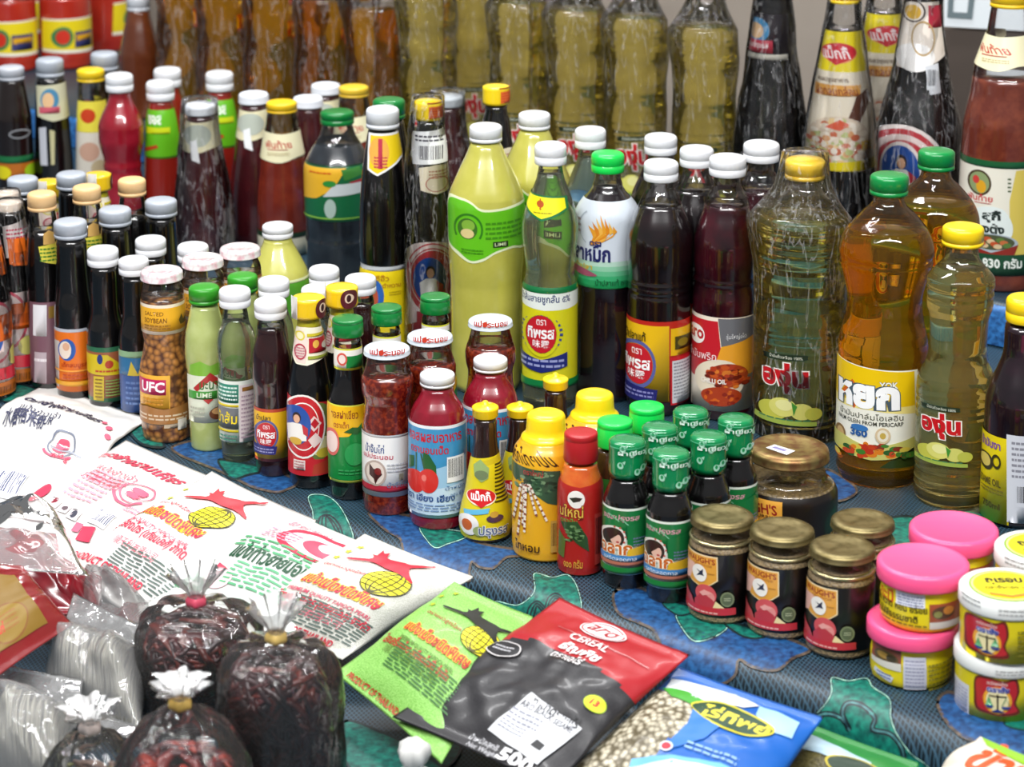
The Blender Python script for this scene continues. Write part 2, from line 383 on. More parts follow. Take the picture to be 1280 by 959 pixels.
    def wrap(s, mat, ytop, ybot, grow=1.12, seed=1, fan=0.0, amp=.06, top_r=None, name='plastic_wrap'):
        """loose clear bag pulled over the bottle"""
        za = z_at(s.X, s.Y, ytop)-s.h0; zb = max(z_at(s.X, s.Y, ybot)-s.h0, .002); bm = bmesh.new(); rings = []; n = 26
        for i in range(n+1):
            z = zb+(za-zb)*i/n; r = max(s.R(z+s.h0), s.rcap*.95)*grow
            if z+s.h0 > s.zs[-1]-.004: r = s.rcap*1.15*(top_r or 1)
            rings.append((r, z))
        s.reg['r'] = max(s.reg['r'], max(r for r, _ in rings)*.99)
        # smooth the outline so the film spans the hollows
        rr = [r for r, _ in rings]
        for _ in range(3): rr = [max(rr[i], (rr[max(i-1, 0)]+rr[min(i+1, n)])/2) for i in range(n+1)]
        def mod(a, z): return 1+amp*noise.noise(Vector((math.sin(a)*2.2+seed*7, math.cos(a)*2.2, z*22)))+.5*amp*noise.noise(Vector((math.sin(a)*6, math.cos(a)*6+seed*3, z*30)))+fan*max(0, math.cos(a-s.phi+1.4))*max(0, math.sin(math.pi*min(1, max(0, (z-za*.6)/(za*.4)))))
        lathe(bm, list(zip(rr, [z for _, z in rings])), 60, mod=mod, cap_top=True); return from_bm(name, bm, mat, s.root)
    def dup(s, u, ytop, label, rot=0, h0=None, yb=None, scale=1.0, group=None, name=None, skip=()):
        h0 = s.h0 if h0 is None else h0; H = s.H*scale
        if yb is not None:
            rb = s.R(s.h0)*scale; p = unproj(u, yb, h0)
            for _ in range(3): p = unproj(u, yb-rb*FPX/depth(p)*rho(yb), h0)
        else:
            p = unproj(u, ytop, h0+H)
            for _ in range(3): p = unproj(u, ytop+s.rcap*scale*FPX/depth(p)*rho(ytop)*.85, h0+H)
        r = s.root.copy(); COL.objects.link(r); r.location = (p[0], p[1], h0); r.scale = (scale,)*3
        if name: r.name = name
        r.rotation_euler = (0, 0, math.atan2(-p[0], p[1])-s.phi+rot); r['label'] = label
        REG.append(dict(root=r, r=s.rm*scale*(1.05 if any(c.name.startswith('plastic_wrap') for c in s.root.children) and 'plastic_wrap' not in skip else 1), H=H, h0=h0, b=s))
        if group or s.group: r['group'] = group or s.group
        for ch in list(s.root.children):
            if ch.name.split('.')[0] in skip: continue
            c = ch.copy(); COL.objects.link(c); c.parent = r
            for g in list(ch.children):
                d = g.copy(); COL.objects.link(d); d.parent = c
        return r
# ------------------------------------------------------------------ the stall: tiered table under a patterned cloth, back riser, wall
LOWZ = -0.075
E1, E2 = unproj(240, 600), unproj(1150, 908)
ED = (E2-E1).normalized(); EN = Vector((ED[1], -ED[0], 0))   # EN points to the viewer
if EN[1] > 0: EN = -EN
S0 = unproj(1240, 433, 0.0); DB = (S0-E1).dot(EN)-.6
prof_c = [(DB, 0.0), (-0.03, 0.0)]+[(-0.03+0.03*math.sin(a), -0.03+0.03*math.cos(a)) for a in (math.pi/2*i/8 for i in range(1, 9))]+[(0.004, LOWZ+.012), (0.012, LOWZ+.003), (0.03, LOWZ), (1.6, LOWZ)]
def cloth_hit(u, v, lift=.0006):
    x = (u-CXP)/FPX; y = -(v-CYP)/FPX; d = Vector((x, CP+y*SP, -SP+y*CP)); o = Vector((0, 0, CAMH))
    dn, on = d.dot(EN), (o-E1).dot(EN); best = None
    for (n0, z0), (n1, z1) in zip(prof_c, prof_c[1:]):
        # o + t d : n = on + t dn, z = oz + t dz ; line through the segment
        a, b = n1-n0, z1-z0; den = dn*b-d[2]*a
        if abs(den) < 1e-9: continue
        t = ((n0-on)*b-(z0-o[2])*a)/den
        nn, zz = on+t*dn, o[2]+t*d[2]; q = ((nn-n0)*a+(zz-z0)*b)/(a*a+b*b)
        if -1e-4 <= q <= 1+1e-4 and t > 0 and (best is None or t < best[0]):
            nrm = (EN*(-b)+Vector((0, 0, a))); nrm = nrm if nrm[2] > 0 or nrm.dot(EN) > 0 else -nrm
            best = (t, nrm.normalized())
    if best is None: return unproj(u, v, LOWZ)
    return o+d*best[0]+best[1]*lift
def cloth_z(x, y):
    n = (Vector((x, y, 0))-Vector((E1[0], E1[1], 0))).dot(EN)
    for (n0, z0), (n1, z1) in zip(prof_c, prof_c[1:]):
        if n0 <= n <= n1: return z0+(z1-z0)*(n-n0)/(n1-n0)
    return LOWZ
def strip(prof, a, b, org, step=.25):
    bm = bmesh.new(); n = int((b-a)/step)+1
    rows = [[bm.verts.new(org+ED*(a+(b-a)*i/n)+EN*p+Vector((0, 0, z))) for p, z in prof] for i in range(n+1)]
    for i in range(n):
        for j in range(len(prof)-1): bm.faces.new((rows[i][j], rows[i][j+1], rows[i+1][j+1], rows[i+1][j]))
    bmesh.ops.recalc_face_normals(bm, faces=bm.faces); return bm
def weave_mat():
    m, n, l, b = new_mat('woven_net_print'); tc = n.new('ShaderNodeTexCoord'); lines = []
    for ang in (.5, -.5):
        mp = n.new('ShaderNodeMapping'); mp.inputs['Rotation'].default_value = (0, 0, ang); l.new(tc.outputs['Object'], mp.inputs['Vector'])
        wv = n.new('ShaderNodeTexWave'); wv.inputs['Scale'].default_value = 84; wv.inputs['Distortion'].default_value = .15; l.new(mp.outputs['Vector'], wv.inputs['Vector']); lines.append(wv.outputs['Fac'])
    mx = n.new('ShaderNodeMath'); mx.operation = 'MAXIMUM'; l.new(lines[0], mx.inputs[0]); l.new(lines[1], mx.inputs[1])
    r = n.new('ShaderNodeValToRGB'); r.color_ramp.elements[0].position = .72; r.color_ramp.elements[1].position = .97
    r.color_ramp.elements[0].color = (*lin('0d1f29'), 1); r.color_ramp.elements[1].color = (*lin('3a5d72'), 1)
    l.new(mx.outputs[0], r.inputs['Fac'])
    nz = n.new('ShaderNodeTexNoise'); nz.inputs['Scale'].default_value = 14; l.new(tc.outputs['Object'], nz.inputs['Vector'])
    m2 = n.new('ShaderNodeMixRGB'); m2.blend_type = 'MULTIPLY'; m2.inputs[0].default_value = .5; l.new(r.outputs['Color'], m2.inputs[1]); l.new(nz.outputs['Fac'], m2.inputs[2])
    l.new(m2.outputs[0], b.inputs['Base Color']); b.inputs['Roughness'].default_value = .45; b.inputs['Coat Weight'].default_value = .15; b.inputs['Coat Roughness'].default_value = .35
    return m
def motif_mat(attr=True, h='2c69ad'):
    m, n, l, b = new_mat('mottled_motif_print'); tc = n.new('ShaderNodeTexCoord')
    nz = n.new('ShaderNodeTexNoise'); nz.inputs['Scale'].default_value = 170; nz.inputs['Detail'].default_value = 5; l.new(tc.outputs['Object'], nz.inputs['Vector'])
    r = n.new('ShaderNodeValToRGB'); r.color_ramp.elements[0].position = .32; r.color_ramp.elements[1].position = .72
    r.color_ramp.elements[0].color = (.3, .32, .4, 1); r.color_ramp.elements[1].color = (1.9, 1.8, 1.6, 1); l.new(nz.outputs['Fac'], r.inputs['Fac'])
    mm = n.new('ShaderNodeMixRGB'); mm.blend_type = 'MULTIPLY'; mm.inputs[0].default_value = .9
    if attr:
        a = n.new('ShaderNodeAttribute'); a.attribute_name = 'Col'; l.new(a.outputs['Color'], mm.inputs[1])
    else: mm.inputs[1].default_value = (*lin(h), 1)
    l.new(r.outputs['Color'], mm.inputs[2]); l.new(mm.outputs[0], b.inputs['Base Color']); b.inputs['Roughness'].default_value = .45; b.inputs['Coat Weight'].default_value = .15; b.inputs['Coat Roughness'].default_value = .35
    return m
WEAVE, MOTIF = weave_mat(), motif_mat()
bm = strip(prof_c, -2.6, 2.6, E1, .2)
cloth = tag(from_bm('tablecloth', bm, WEAVE), 'blue and turquoise patterned tablecloth over the tiered stall table', 'tablecloth')
def spl(p, n=5, closed=True):
    out = []; m = len(p)
    for i in range(m if closed else m-1):
        a, b, c, d = (p[(i-1) % m], p[i], p[(i+1) % m], p[(i+2) % m]) if closed else (p[max(i-1, 0)], p[i], p[i+1], p[min(i+2, m-1)])
        for k in range(n):
            t = k/n; out.append(tuple(.5*(2*b[j]+(c[j]-a[j])*t+(2*a[j]-5*b[j]+4*c[j]-d[j])*t*t+(3*b[j]-a[j]-3*c[j]+d[j])*t**3) for j in (0, 1)))
    if not closed: out.append(p[-1])
    return out
def thick(p, w):
    a, b = [], []
    for i, q in enumerate(p):
        t = (p[min(i+1, len(p)-1)][0]-p[max(i-1, 0)][0], p[min(i+1, len(p)-1)][1]-p[max(i-1, 0)][1]); L = math.hypot(*t) or 1
        a.append((q[0]-t[1]/L*w/2, q[1]+t[0]/L*w/2)); b.append((q[0]+t[1]/L*w/2, q[1]-t[0]/L*w/2))
    return a, b
BLU, TUR, DRK, BRN, LIT = '1b4b80', '0d6a5e', '12262c', '544a42', '8fc0b4'
F = Flat()
def line(p, w, col):
    a, b = thick(p, w); m = len(a); F.n += 1; F.tris(a+b, [(i, i+1, m+i+1, m+i) for i in range(m-1)], col)
def motif(p, col, edge, we=3, lite=None):
    q = spl(p); F.n += 1; F.poly(q, col); line(q+[q[0], q[1]], we, edge)
    if lite: line(q+[q[0]], 1.1, lite)
motif([(215, 560), (240, 552), (262, 556), (285, 566), (300, 580), (350, 592), (372, 604), (360, 612), (345, 616), (318, 610), (300, 602), (275, 590), (245, 578), (226, 570)], BLU, BRN)
motif([(273, 576), (295, 578), (325, 584), (332, 590), (312, 594), (293, 600), (282, 592)], TUR, DRK)
motif([(386, 621), (409, 621), (428, 639), (442, 674), (420, 672), (395, 658), (391, 640)], TUR, DRK, 2.5, LIT)
for k in range(3): line(spl([(398+5*k, 664-k*2), (400+4*k, 648-k*1), (412+k, 645+k*4), (424-k*2, 656+k*4), (430-k*3, 672)], 5, False), 2, DRK)
motif([(462, 640), (520, 648), (560, 664), (600, 680), (645, 688), (668, 690), (650, 696), (633, 698), (617, 711), (600, 710), (590, 703), (587, 716), (586, 727), (555, 717), (515, 702), (505, 690), (500, 674), (480, 662)], BLU, BRN)
motif([(525, 660), (550, 662), (590, 668), (578, 675), (560, 681), (545, 686), (534, 677)], TUR, DRK, 2.5, LIT)
motif([(668, 718), (690, 723), (710, 720), (722, 737), (726, 765), (700, 778), (655, 782), (640, 774), (620, 752), (645, 757), (660, 750), (669, 738)], TUR, DRK, 2.5, LIT)
for k in range(3): line(spl([(658+4*k, 776), (662+4*k, 760+k*2), (672, 752+k*3), (682-k*2, 760+k*2), (684, 768)], 5, False), 2, DRK)
for k in range(3): line(spl([(682+3*k, 760), (686+3*k, 748+k*2), (696, 743+k*3), (706-k*2, 752+k), (712, 770)], 5, False), 2, DRK)
motif([(768, 742), (798, 736), (830, 752), (862, 760), (909, 780), (960, 792), (1000, 806), (1012, 815), (990, 825), (971, 839), (942, 835), (924, 826), (919, 845), (897, 856), (859, 846), (833, 818), (818, 790), (800, 780), (773, 767)], BLU, BRN, 3.5)
motif([(845, 770), (862, 766), (885, 776), (910, 783), (895, 797), (870, 803), (855, 790)], TUR, DRK, 3, LIT)
motif([(905, 780), (930, 784), (958, 796), (940, 800), (922, 794)], TUR, DRK, 2.5)
motif([(828, 756), (850, 756), (868, 765), (848, 771)], TUR, DRK, 2)
motif([(1040, 849), (1060, 853), (1083, 850), (1091, 861), (1112, 876), (1114, 898), (1123, 920), (1140, 942), (1162, 962), (1130, 985), (1050, 975), (1010, 925), (1014, 902), (1033, 880), (1040, 866)], TUR, DRK, 3, LIT)
for w_, c_ in ((7, DRK), (2.4, '3c6e74')): line(spl([(1013, 902), (1025, 894), (1040, 893), (1055, 900), (1063, 913), (1054, 893), (1060, 880), (1078, 883), (1094, 898), (1092, 912), (1114, 918), (1129, 937), (1131, 962)], 5, False), w_, c_)
motif([(1172, 882), (1182, 868), (1200, 872), (1215, 888), (1245, 900), (1290, 900), (1300, 950), (1260, 945), (1241, 932), (1208, 924), (1186, 907)], BLU, BRN, 4)
motif([(1255, 906), (1275, 898), (1300, 900), (1300, 915), (1270, 914)], TUR, DRK, 2)
motif([(1030, 588), (1062, 604), (1070, 618), (1045, 628), (1020, 610)], BLU, BRN)
motif([(1108, 652), (1140, 648), (1160, 668), (1150, 700), (1105, 700), (1098, 675)], TUR, DRK)
motif([(1205, 640), (1240, 650), (1245, 672), (1215, 668)], TUR, DRK)
motif([(60, 490), (95, 498), (120, 512), (95, 520), (60, 505)], BLU, BRN); motif([(0, 478), (40, 486), (62, 500), (30, 505), (0, 500)], TUR, DRK)
motif([(160, 530), (190, 540), (205, 560), (180, 558), (165, 545)], TUR, DRK)
motif([(430, 905), (470, 915), (520, 940), (560, 975), (470, 985), (430, 950)], '0d6058', DRK); motif([(535, 925), (575, 935), (560, 960), (540, 950)], '0d6058', DRK)
F.slice(7, 5)
F.finish('cloth_motifs', lambda u, v, h: cloth_hit(u, v, .0004+h), MOTIF, cloth, step=.00002)

# back riser, one step up, where the tall oil bottles stand
STEPZ = 0.055
S0 = unproj(1240, 433, 0.0)
bm = strip([(-.42, .002), (-.42, STEPZ), (-.012, STEPZ), (-.004, STEPZ-.003), (0, STEPZ-.012), (0, 0.002)], -2.9, 0.9, S0, .2)
for f in bm.faces: f.material_index = 1 if abs(f.normal.z) < .6 else 0
riser = tag(from_bm('shelf_riser', bm, [WEAVE, motif_mat(False, '2a66a8')]), 'cloth covered low riser under the tall bottles at the back', 'riser')
# wall behind
def wall_mat():
    m, n, l, b = new_mat('plaster_wall'); v = tex_coord(n, l); t = n.new('ShaderNodeTexNoise'); t.inputs['Scale'].default_value = 5; t.inputs['Detail'].default_value = 6; l.new(v, t.inputs['Vector'])
    r = n.new('ShaderNodeValToRGB'); r.color_ramp.elements[0].color = (*lin('7c7166'), 1); r.color_ramp.elements[1].color = (*lin('a59b90'), 1); l.new(t.outputs['Fac'], r.inputs['Fac']); l.new(r.outputs['Color'], b.inputs['Base Color']); b.inputs['Roughness'].default_value = .8; return m
bm = strip([(-.62, -.9), (-.62, 1.6), (-.68, 1.6), (-.68, -.9)], -3.2, 1.6, S0, .5)
tag(from_bm('wall_back', bm, wall_mat(), smooth=False), 'grey beige wall behind the stall', 'wall', kind='structure')
bm = bmesh.new(); bmesh.ops.create_cube(bm, size=1)
for v in bm.verts: v.co = Vector((v.co.x*9, v.co.y*9+2, v.co.z*.05-.93))
from_bm('floor', bm, plastic('6a665f', .8, 'concrete'), smooth=False)['kind'] = 'structure'
tag(bpy.data.objects['floor'], 'grey floor under the stall', 'floor')
# table carcass under the cloth
bm = strip([(DB+.01, -.02), (DB+.01, -.9), (1.55, -.9), (1.55, LOWZ-.02), (-.02, LOWZ-.02), (-.05, -.02), (DB+.01, -.02)], -2.5, 2.5, E1, .5)
tag(from_bm('stall_table', bm, plastic('5a4632', .7, 'wood'), smooth=False), 'wooden table under the patterned cloth', 'table')
# dark brown panel and white notice on the wall
def on_wall(u, v, off=.0):
    x = (u-CXP)/FPX; y = -(v-CYP)/FPX; d = Vector((x, CP+y*SP, -SP+y*CP)); o = Vector((0, 0, CAMH)); t = (-.62+off-(o-S0).dot(EN))/d.dot(EN); return o+d*t
def wall_panel(name, q, off, th, mat, label, cat):
    bm = bmesh.new(); a = [bm.verts.new(max(on_wall(*p, off), Vector((0, 0, .07)), key=lambda w_: w_[2]) if False else on_wall(*p, off)) for p in q]
    for v in a: v.co.z = max(v.co.z, .07)
    b = [bm.verts.new(v.co-EN*th) for v in a]
    bm.faces.new(a); bm.faces.new(b[::-1])
    for i in range(4): bm.faces.new((a[i], b[i], b[(i+1) % 4], a[(i+1) % 4]))
    bmesh.ops.recalc_face_normals(bm, faces=bm.faces); return tag(from_bm(name, bm, mat, smooth=False), label, cat)
wall_panel('dark_panel', [(1168, 36), (1330, 45), (1330, 330), (1168, 320)], .02, .02, plastic('4a4039', .7, 'board'), 'dark brown board on the wall below the white notice', 'board')
nt = wall_panel('paper_notice', [(1180, -60), (1300, -55), (1300, 40), (1180, 33)], .025, .003, plastic('dfe6ea', .6, 'paper'), 'white paper notice with big grey lettering at top right', 'notice')
F = Flat(); F.n = 1
for p in ([(1186, -20), (1184, 22), (1215, 24), (1220, -20), (1213, -20), (1209, 16), (1191, 15), (1193, -20)],): F.poly(p, '6d7b80')
F.finish('notice_lettering', lambda u, v, h: on_wall(u, v, .026+h), print_mat(), nt)
# ------------------------------------------------------------------ the front rows
WH = plastic('e6e8ec', .3, 'white_plastic', coat=.3); GRN = plastic('067632', .3, 'green_plastic', coat=.3); LGR = plastic('12cf4e', .3, 'bright_green_plastic', coat=.2)
YEL = plastic('f7d416', .3, 'yellow_plastic', coat=.3); GRY = plastic('a9b0ba', .35, 'grey_plastic', coat=.2); RED = plastic('a81a20', .35, 'red_plastic'); BEI = plastic('e3bb85', .4, 'beige_plastic')
PNK = plastic('f5558a', .35, 'pink_plastic', coat=.2); DG = plastic('2e8f20', .35, 'leaf_green_plastic')
BLK = sauce('060506', name='black_sauce'); FISH = sauce('1d080a', '2c0d0e', 40, 'fish_sauce'); CHIL = sauce('571109', '8a3016', 240, 'chilli_sauce'); KET = sauce('7d0c20', '8c142a', 60, 'red_sauce')
WOM = lambda x, y, s, bl='1d4fa3': [('e', x, y, 10*s, 14*s, bl), ('p', [(x-5*s, y+12*s), (x-6*s, y+2*s), (x-2*s, y-1*s), (x+3*s, y-1*s), (x+7*s, y+3*s), (x+7*s, y+11*s)], 'f1efe9'), ('e', x+.5*s, y-5*s, 2.8*s, 3.9*s, '2a1c18'), ('e', x+.5*s, y-4.2*s, 2.1*s, 3*s, 'e3b08e'), ('p', [(x+4*s, y), (x+8*s, y+3*s), (x+8*s, y+9*s), (x+5*s, y+7*s)], 'c2283a')]

# jar of salted soy beans
G = 'bean jars with paper-wrapped lids'
bj = Bot('bean_jar', 'jar', 'glass jar of brown soy beans with orange band and pink logo, front row', 209, 556, [(352, 22), (358, 25), (368, 26.5), (385, 26.5), (410, 26.5), (425, 24.5), (440, 27), (455, 30.5), (475, 31), (500, 31), (530, 31), (543, 30)], (371, beans('b87c3a', '4a2410', 150)), (330, 356, 26, 'lid', sauce('e6e2e2', 'd9a8b2', 160, 'printed_lid')), G)
bj.lab(('r', (150, 382, 262, 419), 'f2e6cf'), ('r', (150, 386, 262, 415), 'eeb22c'), ('t', 'SALTED', (182, 390, 204, 395), '8a5a1c'), ('t', 'SOYBEAN', (182, 398, 208, 404), '7a4a18'), ('l', (182, 406, 212, 413), 2, '9a6a20'), ('p', [(222, 399), (225, 392), (227, 400), (230, 396), (230, 404), (224, 405)], '4a3a10'), name='neck_label')
bj.lab(('r', (172, 469, 212, 513), 'f0b63e'), ('r', (172, 513, 212, 530), 'cfb28c'), ('r', (205, 513, 245, 534), 'c9b59a'), ('r', (176, 474, 207, 493), 'c2185b'), ('t', 'UFC', (179, 477, 205, 490), 'ffffff', .03), ('l', (180, 497, 204, 507), 2, 'c98a20'), ('p', [(172, 513), (185, 509), (205, 512), (240, 506), (240, 530), (172, 531)], 'a3703a'), ('l', (176, 518, 232, 527), 2, 'd8c3a4'), ('r', (221, 524, 231, 537), 'ece6da'))
bj.dup(253, 314.5, 'glass bean jar with wrapped lid behind the leaf green cap, middle of three bean jars'); bj.dup(300, 302, 'bean jar whose wrapped lid peeks out beside the pale lime bottle')

# small lime bottle, green cap
lm = Bot('lime_bottle', 'bottle', 'squat bottle of cloudy green lime juice with leaf green cap, front row', 261, 566, [(380, 16), (387, 18), (400, 21), (420, 25), (440, 26), (455, 25), (462, 24), (500, 23), (545, 22.5), (556, 22)], (None, sauce('a9b56c', 'b4bf7c', 50, 'lime_juice')), (352.5, 383, 19, 'screw', DG), 'lime juice bottles')
lm.lab(('p', [(238, 458), (250, 452), (262, 458), (275, 454), (285, 458), (285, 477), (238, 477)], '7db53a'), ('r', (236, 470, 287, 529), 'dfe6d0'), ('p', [(243, 486), (262, 466), (280, 486), (276, 490), (262, 476), (247, 490)], 'b02a2a'), ('t', 'มะนาว', (250, 477, 275, 487), '2c6a28'), ('r', (238, 489, 270, 499), '3f9a35'), ('t', 'LIME', (247, 491, 264, 497), 'e8f0d8'), ('p', [(254, 499), (266, 499), (260, 505)], 'b5302a'), ('l', (240, 507, 256, 522), 3, 'b8bba8'), ('e', 273, 516, 12, 8, '6a3a22'), ('e', 273, 513, 9, 4.5, 'c99a66'))
lm.dup(303, 338.5, 'lime bottle showing its leaf green cap behind the clear vinegar bottle')

# small clear vinegar
vs = Bot('vinegar_bottle', 'bottle', 'small clear vinegar bottle with white flip cap and green label, front row', 299, 579, [(384, 14), (392, 15.5), (402, 17), (415, 22), (430, 24), (443, 24), (455, 22), (462, 22), (470, 23), (545, 23), (556, 22), (568, 21)], (398, oil('dfe6cf', name='vinegar')), (355, 388, 19.5, 'flip', WH), 'small vinegar bottles', flutes=[(455, 410, 9, .05, 2.0)])
vs.lab(('r', (270, 477, 325, 554), 'e9efe6'), ('r', (270, 480, 298, 503), '2c8a72'), ('l', (272, 482, 296, 501), 4, 'd8eee4'), ('r', (270, 505, 298, 508), 'f0d820'), ('r', (270, 509, 298, 535), '707478'), ('t', 'น้ำส้ม', (274, 514, 296, 529), 'f0d818'), ('r', (270, 536, 298, 539), 'f0d820'), ('l', (272, 542, 296, 551), 2, '4f8f78'), ('r', (299, 480, 324, 551), 'e4d6d8'), ('l', (301, 492, 322, 548), 11, 'b49aa8'), ('r', (302, 483, 320, 488), 'a07038'))
vs.dup(342, 343, 'vinegar bottle showing its white flip cap behind the small fish sauce bottle'); vs.dup(396, 353, 'white capped vinegar bottle half hidden by a yellow sealed neck'); vs.dup(405, 329, 'white capped vinegar bottle rising behind the two yellow sealed necks')

# small fish sauce
TIP = lambda x, y, s, rim='5a5f9c': [('o', x, y, 15.5*s, 20*s, 2.4*s, rim), ('e', x, y, 12.8*s, 16.5*s, 'c41f2c'), ('t', 'ตรา', (x-4*s, y-13*s, x+4*s, y-8*s), 'f6e6e6'), ('t', 'ทิพรส', (x-11*s, y-6*s, x+11*s, y+4*s), 'ffffff', .03), ('t', '味露', (x-7*s, y+5*s, x+7*s, y+12*s), 'f6e6e6')]
fs = Bot('fish_sauce_bottle', 'bottle', 'small dark fish sauce bottle with white cap and yellow label, front row', 343, 598, [(398, 15), (406, 17), (413, 17), (425, 20), (445, 24.5), (470, 25), (490, 23), (505, 23), (575, 23), (586, 21.5)], (409, FISH), (369, 402, 20, 'flip', WH), 'small fish sauce bottles', flutes=[(500, 420, 11, .04, 2.5)])
fs.lab(('r', (314, 512, 372, 578), 'b8462a'), ('r', (314, 516, 372, 574), 'ecb71c'), *TIP(333, 544, .95), ('p', [(316, 555), (346, 557), (344, 567), (316, 568)], '2e2d74'), ('l', (319, 559, 342, 566), 2, '9a9ac8'), ('t', 'น้ำปลา', (322, 518, 338, 525), '3a2a10'))
fs.dup(450.5, 340, 'dark fish sauce bottle with white cap behind the second green cap')

# oyster sauce with yellow sealed neck
oy = Bot('oyster_sauce_bottle', 'bottle', 'oyster sauce bottle with yellow sealed neck and label of a cook in an oval', 390, 613, [(396, 13), (402, 13.5), (411, 15), (425, 18), (452, 22), (475, 26), (495, 28), (590, 28), (602, 26.5)], (None, BLK), (365, 401, 20.5, 'shrink', YEL), 'oyster sauce bottles with yellow sealed necks')
oy.capo.data.materials[0] = plastic('f2c81e', .25, 'yellow_seal', coat=.6)
oy.print('cap_print', [('r', (364, 370, 372, 398), 'f0ece4'), ('e', 402, 386, 8, 12, '5a1c28'), ('e', 402, 385, 3.5, 6, 'e6c8b0'), ('e', 402, 385, 1.8, 4.6, '3a1420')], oy.capo, Rf=lambda z: oy.rcap, off=.0002)
oy.print('neck_seal', [('r', (370, 400, 408, 414), 'a8a01e')], off=.0001)
oy.lab(('p', [(366, 419), (372, 410), (382, 409), (410, 412), (412, 446), (398, 452), (384, 457), (371, 456), (366, 446)], 'f4ecd4'), ('p', [(368, 421), (374, 412), (380, 413), (385, 424), (384, 440), (382, 454), (372, 453), (368, 445)], 'e6d2c8'), ('e', 376, 419, 5.5, 6, 'd9cc4a'), ('e', 376, 419, 3.8, 4.4, 'e8dfb4'), ('o', 376, 439, 7, 10, 1.4, 'b0384a'), ('l', (370, 433, 382, 446), 4, 'c07a84'), ('r', (386, 421, 412, 440), 'b3202c'), ('e', 394, 430, 3.6, 5, 'e6b24a'), ('e', 404, 429, 3.6, 5, 'd8d0c0'), ('r', (384, 415, 412, 419), 'c9b82a'), ('r', (385, 444, 410, 448), '9aa23c'), name='neck_label', off=.0001)
oy.lab(('p', [(358, 497), (420, 508), (420, 594), (358, 594)], 'b91f2a'), ('e', 399, 540, 17, 36, '6a7a3a'), ('e', 402, 558, 14, 12, 'd8cf9a'), ('e', 404, 566, 9, 6, 'c9b53a'), ('p', [(360, 570), (418, 578), (418, 595), (360, 595)], 'c62630'), ('p', [(392, 580), (412, 574), (418, 592), (390, 592)], 'b8402c'), ('e', 379, 533, 27, 40, 'f4f0ea'), ('e', 379, 533, 25, 37.5, 'c4202c'), ('o', 379, 533, 19.5, 30, 1, 'f4f0ea'), ('o', 379, 533, 24.5, 36.5, 4, 'e6b8b4', 2.4, 3.9), ('p', [(392, 520), (401, 530), (392, 540), (384, 530)], 'e7d0cc'), ('p', [(394, 541), (402, 551), (392, 560), (385, 550)], 'e7d0cc'), ('p', [(393, 523), (398, 530), (393, 536), (388, 530)], 'b81c28'), *WOM(371, 530, 1.75), ('e', 371, 550, 7, 4.5, 'd0a52a'), ('r', (369, 574, 382, 586), 'eadad4'), ('l', (370, 575, 381, 585), 3, 'b86a70'))
oy.dup(427, 352, 'oyster sauce bottle with yellow sealed neck and round emblem, the one farther back', rot=-.5)

# soy sauce with green cap
sy = Bot('soy_sauce_bottle', 'bottle', 'soy sauce bottle with green cap and yellow and green label, front row', 438, 627, [(420, 15), (427, 17), (436, 17), (463, 17.5), (480, 20), (495, 25), (508, 26.5), (600, 26.5), (612, 25)], (436, BLK), (392, 424, 19, 'tall', GRN), 'soy sauce bottles with green caps')
sy.lab(('r', (414, 436, 470, 463), 'd8d840'), ('r', (414, 438, 470, 460), 'f1efe6'), ('r', (433, 445, 452, 460), '17803a'), ('e', 428, 449, 6, 8, 'd8584a'), ('e', 428, 449, 4, 5.5, 'f0dcd4'), ('r', (454, 445, 466, 460), '17803a'), name='neck_label')
sy.lab(('r', (405, 507, 480, 604), 'd8dc50'), ('r', (405, 509, 480, 601), '12833a'), ('p', [(405, 509), (470, 509), (470, 516), (452, 530), (436, 546), (420, 548), (405, 548)], 'f0bb14'), ('t', 'ซอสฝาเขียว', (415, 513, 447, 524), '8a2a14'), ('t', 'ตราเด็ก', (418, 527, 436, 535), 'b0521c'), ('e', 416, 551, 9, 17, 'd9645a'), ('e', 416, 551, 7, 13, 'f0d8d0'), ('p', [(430, 540), (440, 534), (454, 536), (446, 543)], '1f5c24'), ('l', (424, 586, 466, 594), 2, '3aa05a'), ('e', 443, 568, 12, 14, '2a9a50'), name='label')
sy.dup(483, 378, 'green capped soy sauce bottle beside the yellow label of the tall black bottle'); sy.dup(544, 364.5, 'green capped soy sauce bottle in front of the wrapped bottle with the woman emblem')

